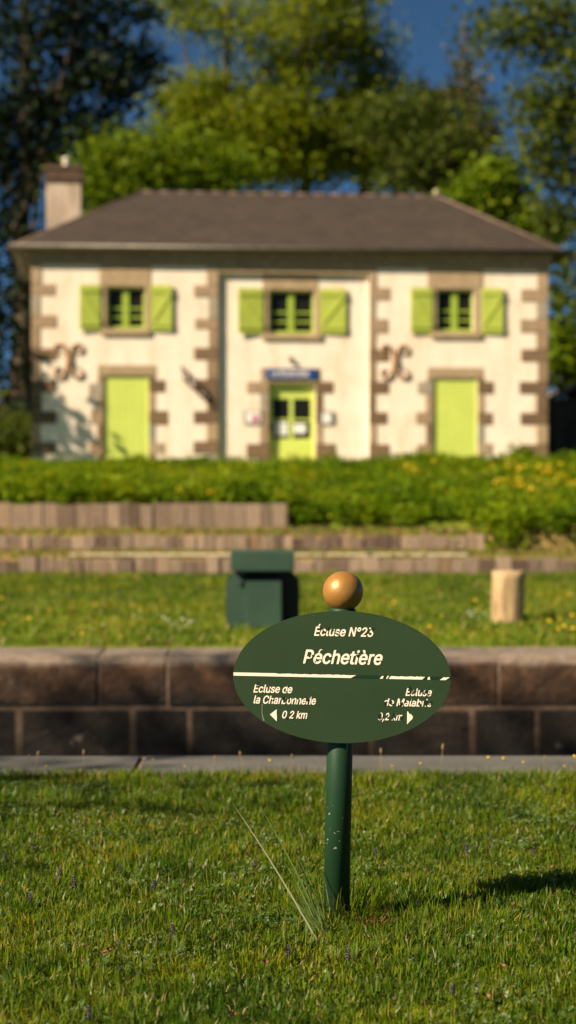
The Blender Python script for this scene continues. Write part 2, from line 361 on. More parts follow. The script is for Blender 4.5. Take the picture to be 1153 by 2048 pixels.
# ------------------------------------------------------------------ the lock walls
def lock_wall(name, y_face, y_back, facing, joints_top, joints_low, label):
    """facing -1: face looks to -y (far wall); +1: face looks to +y (near wall)"""
    root = empty(name, (0, 0, 0), label=label, cat='lock wall')
    yf, yb = (y_face, y_back)
    cp = MB(); rnd = random.Random(5)
    def block(mb, x0, x1, z0, z1, round_top, proud):
        f = yf + facing * proud
        ys0, ys1 = min(f, yb), max(f, yb)
        if round_top:
            n = 6; rr = 0.07; prof = [(ys0 if facing < 0 else ys1, z0)]
            for k in range(n + 1):
                a = k / n * math.pi / 2
                yy = f - facing * (rr - rr * math.cos(a)); prof.append((yy, z1 - rr + rr * math.sin(a)))
            prof += [(yb, z1), (yb, z0)]
            if facing < 0: pass
            a0 = [mb.bm.verts.new((x0, y, z)) for y, z in prof]; a1 = [mb.bm.verts.new((x1, y, z)) for y, z in prof]
            m = len(prof); mb.bm.faces.new(a0); mb.bm.faces.new(a1[::-1])
            for i in range(m): mb.bm.faces.new((a0[i], a1[i], a1[(i + 1) % m], a0[(i + 1) % m]))
        else:
            mb.box(x0, x1, ys0, ys1, z0, z1, 0.018)
    J = [-14] + joints_top + [14]
    for a, b in zip(J, J[1:]): block(cp, a + .016, b - .016, -.372, rnd.uniform(-.004, .004), True, rnd.uniform(0, .012))
    cp.build('coping', M['lockstone'] if facing < 0 else M['coping'], root)
    ms = MB()
    zs = [-.395, -.80, -1.25, -1.75, -2.4]
    for r, (zt, zb) in enumerate(zip(zs, zs[1:])):
        J = [-14] + ([j + (0.33 * r if r else 0) for j in joints_low]) + [14]
        for a, b in zip(J, J[1:]):
            block(ms, a + .014, b - .014, zb + .02, zt - .012, False, -.006 + rnd.uniform(0, .008))
    ms.build('masonry', M['lockstone'], root)
    mo = MB(); f = yf - facing * .008
    mo.box(-14, 14, min(f, yb - facing * .0), max(f, yb), -2.5, -.012)
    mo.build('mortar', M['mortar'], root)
    return root
rr_ = random.Random(3)
jt = [-11.2, -9.7, -8.5, -7.1, -5.6, -4.2, -2.9, -1.43, -.914, .32, 1.58, 2.6, 4.0, 5.2, 6.7, 8.3, 10, 12]
jl = [-11, -9.6, -8.0, -6.6, -5.1, -3.6, -2.03, -1.17, -.74, .62, 1.39, 1.87, 3.2, 4.6, 6, 7.4, 9, 11]
lock_wall('lock_wall', CHAN1, FAR_EDGE, -1, jt, jl, 'dark stained granite lock wall below the far lawn, seen across the water')
jn = [-12, -10, -8, -6.3, -4.4, -2.9, -.66, 1.9, 4.1, 6, 8, 10]
lock_wall('lock_wall', CHAN0, NEAR_EDGE, 1, jn, jl, 'grey granite edging slabs of the near lock wall bordering the front grass')

# ------------------------------------------------------------------ sleeper retaining walls
def sleeper_wall(x0, x1, y, z0, z1, wmin, wmax, label, jz=.03):
    mb = MB(); x = x0; rnd = random.Random(int(y * 10))
    while x < x1 - .02:
        w = min(rnd.uniform(wmin, wmax), x1 - x)
        mb.box(x + .004, x + w - .004, y + rnd.uniform(-.015, .015), y + .11, z0 - .25, z1 + rnd.uniform(-jz, jz), 0.008)
        x += w
    return mb.build('retaining_wall', M['sleeper'], label=label, cat='retaining wall', group='sleeper retaining walls')
sleeper_wall(-11, 10.5, D1, Z1b, Z1, .10, .24, 'lowest and longest retaining wall of upright wooden sleepers, at the back edge of the lawn')
sleeper_wall(-11, at(970, 0, D2).x, D2, Z2b, Z2, .09, .2, 'middle retaining wall of low upright sleepers, ending short beside the green plants')
sleeper_wall(-11, at(577, 0, D3).x, D3, Z3b, Z3, .14, .3, 'tallest retaining wall of wide weathered sleepers, ending in the middle under the plants', .022)
a = at(140, 1113, D1 + .35); b = at(932, 1116, D1 + .35)
MB().box(a.x, b.x, D1 + .2, D1 + .38, Z1 + .028, Z1 + .06, .006).build('plank', M['plank'], label='long pale wooden plank lying along the lowest sleeper wall', cat='plank')
mb = MB()
# ------------------------------------------------------------------ the house
DL, DR = 38.5, 39.5
XL, XR = (65 - CX) * DL / F, (1095 - CX) * DR / F
YAW = math.atan2(DR - DL, XR - XL); WID = math.hypot(XR - XL, DR - DL)
cy_, sy_ = math.cos(YAW), math.sin(YAW)
house = empty('lock_keeper_house', (XL, DL, HG), (0, 0, YAW), 'cream two storey lock house with brown stone corners and lime green shutters', 'house')
DEPTH = 5.6; REC = 0.10
def hu(px, dy=0.0):
    """place along the facade (m from its left corner)"""
    k = (px - CX) / F
    x0, y0 = XL - dy * sy_, DL + dy * cy_
    return (k * y0 - x0) / (cy_ - k * sy_)
def hz(px, py, dy=0.0):
    u = hu(px, dy); d = DL + u * sy_ + dy * cy_
    return CAMH - (py - HY) * d / F - HG
def rect(px0, px1, py0, py1, dy=0.0):
    pm = (px0 + px1) / 2
    return hu(px0, dy), hu(px1, dy), hz(pm, py1, dy), hz(pm, py0, dy)

U1, U2 = hu(437), hu(738)          # recessed middle bay
ZE = 4.95                          # top of wall
# openings: x0,x1,z0,z1
WIN = {'l': rect(214, 291, 574, 658), 'c': rect(538, 629, 581, 668, REC), 'r': rect(874, 948, 579, 664)}
DZ0 = .10
def door_rect(a, b, top, dy=0.0):
    x0, x1, _, z1 = rect(a, b, top, top + 20, dy); return (x0, x1, DZ0, z1)
DOOR = {'l': door_rect(208, 298, 752), 'c': door_rect(538, 631, 766, REC), 'r': door_rect(867, 955, 757)}
RV = 0.24
def wall_panel(mb, x0, x1, z0, z1, y, ops, depth):
    xs = sorted({x0, x1, *[o[0] for o in ops], *[o[1] for o in ops]}); zs = sorted({z0, z1, *[o[2] for o in ops], *[o[3] for o in ops]})
    for a, b in zip(xs, xs[1:]):
        for c, d in zip(zs, zs[1:]):
            if any(o[0] - 1e-6 <= a and b <= o[1] + 1e-6 and o[2] - 1e-6 <= c and d <= o[3] + 1e-6 for o in ops): continue
            mb.quad([(a, y, c), (b, y, c), (b, y, d), (a, y, d)])
    for o in ops:
        a, b, c, d = o; y2 = y + depth
        mb.quad([(a, y, c), (a, y2, c), (a, y2, d), (a, y, d)][::-1]); mb.quad([(b, y, c), (b, y2, c), (b, y2, d), (b, y, d)])
        mb.quad([(a, y, d), (a, y2, d), (b, y2, d), (b, y, d)][::-1]); mb.quad([(a, y, c), (a, y2, c), (b, y2, c), (b, y, c)])
mb = MB()
wall_panel(mb, 0, U1, -.3, ZE, 0, [WIN['l'], DOOR['l']], RV)
wall_panel(mb, U1, U2, -.3, ZE, REC, [WIN['c'], DOOR['c']], RV)
wall_panel(mb, U2, WID, -.3, ZE, 0, [WIN['r'], DOOR['r']], RV)
mb.quad([(U1, 0, -.3), (U1, REC, -.3), (U1, REC, ZE), (U1, 0, ZE)]); mb.quad([(U2, REC, -.3), (U2, 0, -.3), (U2, 0, ZE), (U2, REC, ZE)])
mb.quad([(0, DEPTH, -.3), (0, 0, -.3), (0, 0, ZE), (0, DEPTH, ZE)]); mb.quad([(WID, 0, -.3), (WID, DEPTH, -.3), (WID, DEPTH, ZE), (WID, 0, ZE)])
mb.quad([(WID, DEPTH, -.3), (0, DEPTH, -.3), (0, DEPTH, ZE), (WID, DEPTH, ZE)])
mb.build('wall', M['render'], house, normals=False)
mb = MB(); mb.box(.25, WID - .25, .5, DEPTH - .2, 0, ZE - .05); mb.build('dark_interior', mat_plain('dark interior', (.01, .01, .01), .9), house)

# quoins: courses of long and short stones
def quoins(name, edge, px_long, px_short, sgn, rows, dy=0.0, zbot=-.1, ztop=ZE, wrap=0.0):
    """edge: u of the corner; long/short: u of the stone ends; rows: photo rows (top,bottom) of the long stones"""
    mb = MB(); pm = px_long
    z_long = [(hz(pm, b + 2, dy), hz(pm, t - 2, dy)) for t, b in rows]
    prev = ztop
    P = .014
    for zb, zt in z_long + [(zbot, zbot)]:
        for k, (a, b) in enumerate(((zt, prev), (zb, zt))):
            if b - a < .03: continue
            end = hu(px_short if k == 0 else px_long, dy) + random.uniform(-.03, .03)
            x0, x1 = sorted((edge, end))
            if wrap:
                if sgn > 0: x0 -= P
                else: x1 += P
            mb.box(x0, x1, dy - P - random.uniform(0, .006), dy + (wrap or .02), a + .006, b - .006, .01)
        prev = zb
    return mb.build(name, M['granite'], house)
rowsL = [(570, 590), (632, 654), (698, 720), (762, 783), (824, 846), (886, 906)]
rowsA = [(572, 593), (639, 657), (697, 718), (760, 780), (824, 845), (884, 906)]
rowsB = [(577, 599), (640, 665), (700, 722), (765, 786), (826, 847), (890, 912)]
rowsC = [(580, 602), (640, 664), (700, 722), (765, 786), (827, 848), (890, 912)]
quoins('corner_quoins', 0, 113, 84, 1, rowsL, wrap=.35)
quoins('corner_quoins', U1, 389, 416, -1, rowsA)
quoins('corner_quoins', U2, 777, 753, 1, rowsB)
quoins('corner_quoins', WID, 1040, 1074, -1, rowsC, wrap=.35)

# cornice, lintel band over the recess, eaves
mb = MB()
zc0, zc1 = hz(580, 536), hz(580, 506)
def ring(mb, ext, z0, z1, mi=0):
    mb.box(-ext, WID + ext, -ext, DEPTH + ext, z0, z1, .012, mi)
ring(mb, .035, ZE - .21, ZE - .085); ring(mb, .06, ZE - .08, ZE + .0); ring(mb, .09, ZE + .003, ZE + .10); ring(mb, .14, ZE + .103, ZE + .15)
u = -.05
while u < WID:
    w = random.uniform(.55, .95); mb.box(u + .006, min(u + w, WID + .05) - .006, -.05, -.02, ZE - .202, ZE - .09, .006); u += w
mb.build('cornice', M['cornice'], house)
mb = MB(); zl = hz(585, 548, 0)
mb.box(U1 - .02, U2 + .02, -.012, REC + .06, zl, ZE - .215, .01); mb.build('lintel_band', M['granite'], house)

EO, EOS = .20, .42       # eave overhang front / sides
ZG = ZE + .20
zr = hz(580, 388, DEPTH / 2)
r0, r1 = hu(285, DEPTH / 2), hu(874, DEPTH / 2)
me = bpy.data.meshes.new('roof')
A = [(-EOS, -EO, ZG), (WID + EOS, -EO, ZG), (WID + EOS, DEPTH + EO, ZG), (-EOS, DEPTH + EO, ZG), (r0, DEPTH / 2, zr), (r1, DEPTH / 2, zr)]
A2 = [(x, y, z - .05) for x, y, z in A[:4]]
faces = [(0, 1, 5, 4), (1, 2, 5), (2, 3, 4, 5), (3, 0, 4), (0, 6, 7, 1), (1, 7, 8, 2), (2, 8, 9, 3), (3, 9, 6, 0), (6, 9, 8, 7)]
me.from_pydata(A + A2, [], faces); uv = me.uv_layers.new(name='UVMap')
for p in me.polygons:
    for li in p.loop_indices:
        co = me.vertices[me.loops[li].vertex_index].co
        run = (co.y + EO if co.y <= DEPTH / 2 else DEPTH + EO - co.y)
        if len(p.vertices) == 3: uv.data[li].uv = (co.y, co.z * 1.7)
        else: uv.data[li].uv = (co.x, math.copysign(math.hypot(run, co.z - ZG), 1))
roof = link('roof', me, M['slate'], house)
mb = MB()
x = r0
while x < r1:
    L = min(.42, r1 - x); mb.tube([(x, DEPTH / 2, zr - .03), (x + L * .97, DEPTH / 2, zr - .02)], [.046, .048], 10); x += L
for (xa, ya, xb) in ((-EOS, -EO, r0), (-EOS, DEPTH + EO, r0), (WID + EOS, -EO, r1), (WID + EOS, DEPTH + EO, r1)):
    mb.tube([(xa, ya, ZG - .02), (xb, DEPTH / 2, zr - .02)], .045, 8)
mb.build('ridge_tiles', mat_plain('ridge tiles', (.13, .085, .06), .85, .35, 3), roof)
mb = MB(); mb.lathe([(.001, .13), (.05, .12), (.07, .07), (.045, .03), (.04, 0)][::-1], 14, (r1 - .02, DEPTH / 2, zr + .02)); mb.build('finial', M['plank'], roof)
mb = MB()
g = .055
for pts in ([(-EOS - g, -EO - g, ZG - .02), (WID + EOS + g, -EO - g, ZG - .02)], [(-EOS - g, -EO, ZG - .02), (-EOS - g, DEPTH + EO, ZG - .02)], [(WID + EOS + g, -EO, ZG - .02), (WID + EOS + g, DEPTH + EO, ZG - .02)]):
    mb.tube(pts, .06, 12)
mb.build('gutter', M['zinc'], roof)
# chimney on the left hip
cd = 2.6
cx0, cx1 = hu(94, cd), hu(163, cd)
zt, zcap = hz(128, 332, cd), hz(128, 366, cd)
mb = MB(); mb.box(cx0, cx1, cd, cd + .62, 4.6, zcap, .015); ch = mb.build('chimney', M['chimney'], house)
mb = MB(); hcap = (zt - zcap) / 4
for k in range(4):
    e = (.03, .055, .015, .05)[k]; mb.box(cx0 - e, cx1 + e, cd - e, cd + .62 + e, zcap + k * hcap + .003, zcap + (k + 1) * hcap - .003, .01)
mb.build('brick_cap', M['brick'], ch)
mb = MB(); mb.lathe([(.10, 0), (.075, .1), (.085, .19), (.11, .23), (.03, .27)], 14, ((cx0 + cx1) / 2 + .05, cd + .3, zt)); mb.build('chimney_pot', mat_plain('pale pot', (.55, .48, .42), .6), ch)

# windows
def window(k, dy, lint, sill, jl, jr):
    a, b, c, d = WIN[k]; y = dy + .10
    mb = MB(); f = .05
    mb.box(a + .002, a + f, y, y + .05, c + .002, d - .002, .005); mb.box(b - f, b - .002, y, y + .05, c + .002, d - .002, .005)
    mb.box(a + f, b - f, y, y + .05, d - f, d - .002, .005); mb.box(a + f, b - f, y, y + .05, c + .002, c + f + .02, .005)
    m = (a + b) / 2; mb.box(m - .075, m + .075, y - .012, y + .045, c + f + .022, d - f - .002, .012)
    for s0, s1 in ((a + f, m - .077), (m + .077, b - f)):
        for t_ in (.36, .60):
            z = c + f + (d - c - 2 * f) * (t_ - .10); mb.box(s0 + .001, s1 - .001, y + .008, y + .04, z - .022, z + .022, .004)
    w = mb.build('window', M['frame'], house)
    MB().box(a + .003, b - .003, y + .028, y + .034, c + .003, d - .003).build('pane', M['glass'], w)
    mb = MB()
    mb.box(*lint[:2], dy - .016, dy + .02, d + .004, lint[2], .012)
    mb.build('lintel', M['granite'], w)
    MB().box(*sill[:2], dy - .06, dy + RV - .03, sill[2], c - .003, .012).build('sill', M['granite'], w)
    for x0, x1 in ((jl, a - .002), (b + .002, jr)):
        MB().box(x0, x1, dy - .013, dy + .02, c + .003, d - .002, .01).build('jamb_stone', M['granite'], w)
window('l', 0, (hu(200), hu(303), ZE - .214), (hu(203), hu(301), hz(250, 671)), hu(203), hu(302))
window('c', REC, (hu(525, REC), hu(637, REC), hz(580, 552, REC)), (hu(524, REC), hu(643, REC), hz(580, 680, REC)), hu(527, REC), hu(640, REC))
window('r', 0, (hu(855), hu(966), ZE - .214), (hu(862), hu(962), hz(910, 677)), hu(864), hu(961))
MB().box(hu(525, REC), hu(637, REC), REC - .03, REC + .02, hz(580, 552, REC) + .01, zl - .01, .01).build('lintel_stone', M['granite'], house)
# shutters
def shutter(px0, px1, py0, py1, dy, brace, ang):
    a, b, c, d = rect(px0, px1, py0, py1, dy); w, h = b - a, d - c
    hinge_left = brace == '/'          # the right hand shutter hangs on its left edge
    o = empty('hinge', (0, 0, 0)); bpy.data.objects.remove(o)
    mb = MB(); n = 5
    x0 = 0 if hinge_left else -w
    for k in range(n): mb.box(x0 + w * k / n + .001, x0 + w * (k + 1) / n - .001, -.030, 0, 0, h, .004)
    s = mb.build('shutter', M['shutter'], house)
    s.location = (a if hinge_left else b, dy - .012, c); s.rotation_euler = (0, 0, -ang if hinge_left else ang)
    mb = MB()
    for zz_ in (.10 * h, .84 * h): mb.box(x0 + .01, x0 + w - .01, -.052, -.031, zz_, zz_ + .09, .004)
    p0, p1 = ((x0 + .03, .10 * h + .095), (x0 + w - .03, .84 * h - .005)) if brace == '/' else ((x0 + w - .03, .10 * h + .095), (x0 + .03, .84 * h - .005))
    t_ = .045
    mb.prism([(p0[0] - t_, p0[1]), (p0[0] + t_, p0[1]), (p1[0] + t_, p1[1]), (p1[0] - t_, p1[1])], -.050, -.031)
    mb.build('brace', M['shutter'], s)
for a in ((160, 202, 570, 661, 0, '\\', .07), (303, 345, 571, 662, 0, '/', .05), (476, 527, 577, 668, REC, '\\', .10), (640, 692, 578, 668, REC, '/', .04), (821, 865, 576, 667, 0, '\\', .05), (963, 1006, 577, 668, 0, '/', .05)):
    shutter(*a)
# doors
def door_stones(left, right, top, rows_l, rows_r, a_px, b_px, la, lb, dy, parent, lint_top):
    a, b, c, d = left, right, DZ0, top
    mb = MB(); P = .014
    mb.box(hu(la, dy), hu(lb, dy), dy - P, dy + .02, d + .003, lint_top, .012)
    for side, rows in ((-1, rows_l), (1, rows_r)):
        prev = d
        for t0, t1, px in rows + [(None, None, None)]:
            edge = a if side < 0 else b; pshort = (a_px if side < 0 else b_px)
            if t0 is None: zt_ = zb_ = -.1
            else: zt_, zb_ = hz(px, t0 - 2, dy), hz(px, t1 + 2, dy)
            for k, (z0, z1) in enumerate(((zt_, prev), (zb_, zt_))):
                if z1 - z0 < .04: continue
                end = hu(pshort if k == 0 else px, dy)
                x0, x1 = sorted((edge + side * .002, end)); mb.box(x0, x1, dy - P - random.uniform(0, .005), dy + .02, z0 + .006, z1 - .006, .01)
            prev = zb_
    return mb.build('door_stones', M['granite'], parent)
def plank_door(k, dy, label=None):
    a, b, c, d = DOOR[k]; mb = MB(); n = 6; w = (b - a) / n
    for i in range(n): mb.box(a + w * i + .003, a + w * (i + 1) - .003, dy + .035, dy + .075, c + .01, d - .006, .005)
    return mb.build('door', M['doorpaint'], house)
dl_ = plank_door('l', 0); dr_ = plank_door('r', 0)
door_stones(DOOR['l'][0], DOOR['l'][1], DOOR['l'][3], [(768, 790, 178), (824, 846, 182), (886, 908, 180)], [(762, 783, 331), (823, 848, 336), (887, 906, 330)], 195, 311, 196, 313, 0, dl_, hz(250, 730))
door_stones(DOOR['r'][0], DOOR['r'][1], DOOR['r'][3], [(765, 786, 835), (826, 846, 832), (890, 912, 835)], [(765, 786, 987), (827, 848, 985), (888, 910, 986)], 852, 969, 855, 967, 0, dr_, hz(910, 735))
a, b, c, d = DOOR['c']; y = REC + .13
mb = MB()
mb.box(a + .003, a + .09, y, y + .05, c + .01, d - .003, .006); mb.box(b - .09, b - .003, y, y + .05, c + .01, d - .003, .006)
zt_ = hz(585, 797, REC); zm = hz(585, 877, REC); m = (a + b) / 2
mb.box(a + .092, b - .092, y + .01, y + .05, zt_, d - .003, .006)
mb.box(a + .092, b - .092, y + .01, y + .05, c + .01, zm, .006); mb.box(a + .15, b - .15, y - .004, y + .008, c + .12, zm - .1, .006)
mb.box(m - .045, m + .045, y + .008, y + .052, zm + .002, zt_ - .002, .006)
zc_ = hz(585, 839, REC)
for s0, s1 in ((a + .092, m - .047), (m + .047, b - .092)): mb.box(s0, s1, y + .014, y + .046, zc_ - .02, zc_ + .02, .004)
dc = mb.build('door', M['doorpaint'], house)
MB().box(a + .09, b - .09, y + .028, y + .034, zm - .01, zt_ + .01).build('pane', M['glass'], dc)
MB().box(a + .055, a + .085, y - .05, y - .003, 1.0, 1.14, .008).build('handle', M['zinc'], dc)
door_stones(a, b, d, [(765, 785, 494), (826, 846, 492), (889, 915, 493)], [(765, 785, 667), (826, 846, 668), (889, 915, 672)], 520, 646, 521, 642, REC, dc, hz(585, 736, REC))
MB().box(a - .12, b + .12, -.25, REC + RV, -.3, DZ0 - .003, .02).build('doorstep', M['granite'], dc)
for k in 'lr':
    a, b, c, d = DOOR[k]; MB().box(a - .1, b + .1, -.03, RV, -.3, DZ0 - .003, .02).build('doorstep', M['granite'], dl_ if k == 'l' else dr_)

# scrolled wall anchors: two back to back curves with curled ends
def anchor(pcx, pcy):
    u0, z0 = hu(pcx), hz(pcx, pcy); mb = MB(); s = .0106      # metres per photo pixel there
    for sg in (-1, 1):
        pts = []
        for t_ in np.linspace(-1, 1, 9): pts.append((2.5 + 5 * t_ * t_, 24 * t_))
        up = pts[-1]
        cx_, cz_, r_ = 20, 22, 12.5
        arc = [(cx_ + r_ * (1 - .035 * k) * math.cos(math.pi * (1 - k / 10 * 1.55)), cz_ + 3 + r_ * (1 - .035 * k) * math.sin(math.pi * (1 - k / 10 * 1.55))) for k in range(11)]
        full = [(x_, -z_) for x_, z_ in arc[::-1]] + pts[1:-1] + arc
        P3 = [(u0 + sg * x_ * s, -.03, z0 + z_ * s) for x_, z_ in full]
        mb.tube(P3, [.020 + .016 * math.sin(math.pi * i / (len(P3) - 1)) for i in range(len(P3))], 8)
    mb.box(u0 - .05, u0 + .05, -.085, 0, z0 - .06, z0 + .06, .01)
    return mb.build('wall_anchor', M['rust'], house)
anchor(138, 722); anchor(790, 724)
mb = MB()
for (ax, ay, bx, by) in ((362, 734, 421, 795), (366, 757, 421, 808)):
    p, q_ = (hu(ax), -.07, hz(ax, ay)), (hu(bx), -.07, hz(bx, by)); mb.tube([p, q_], [.035, .04], 8)
for (ax, ay, bx, by) in ((366, 738, 369, 760), (408, 782, 411, 800)):
    mb.tube([(hu(ax), -.07, hz(ax, ay)), (hu(bx), -.07, hz(bx, by))], .022, 8); mb.tube([(hu(ax), -.07, hz(ax, ay)), (hu(ax), 0, hz(ax, ay))], .02, 8)
o = mb.build('wall_bracket', M['dark iron'], None, label='slanted dark iron bracket of two bars on the cream wall left of the middle', cat='bracket')
o.location = house.location; o.rotation_euler = house.rotation_euler

def on_house(o): o.location = house.location; o.rotation_euler = house.rotation_euler; return o
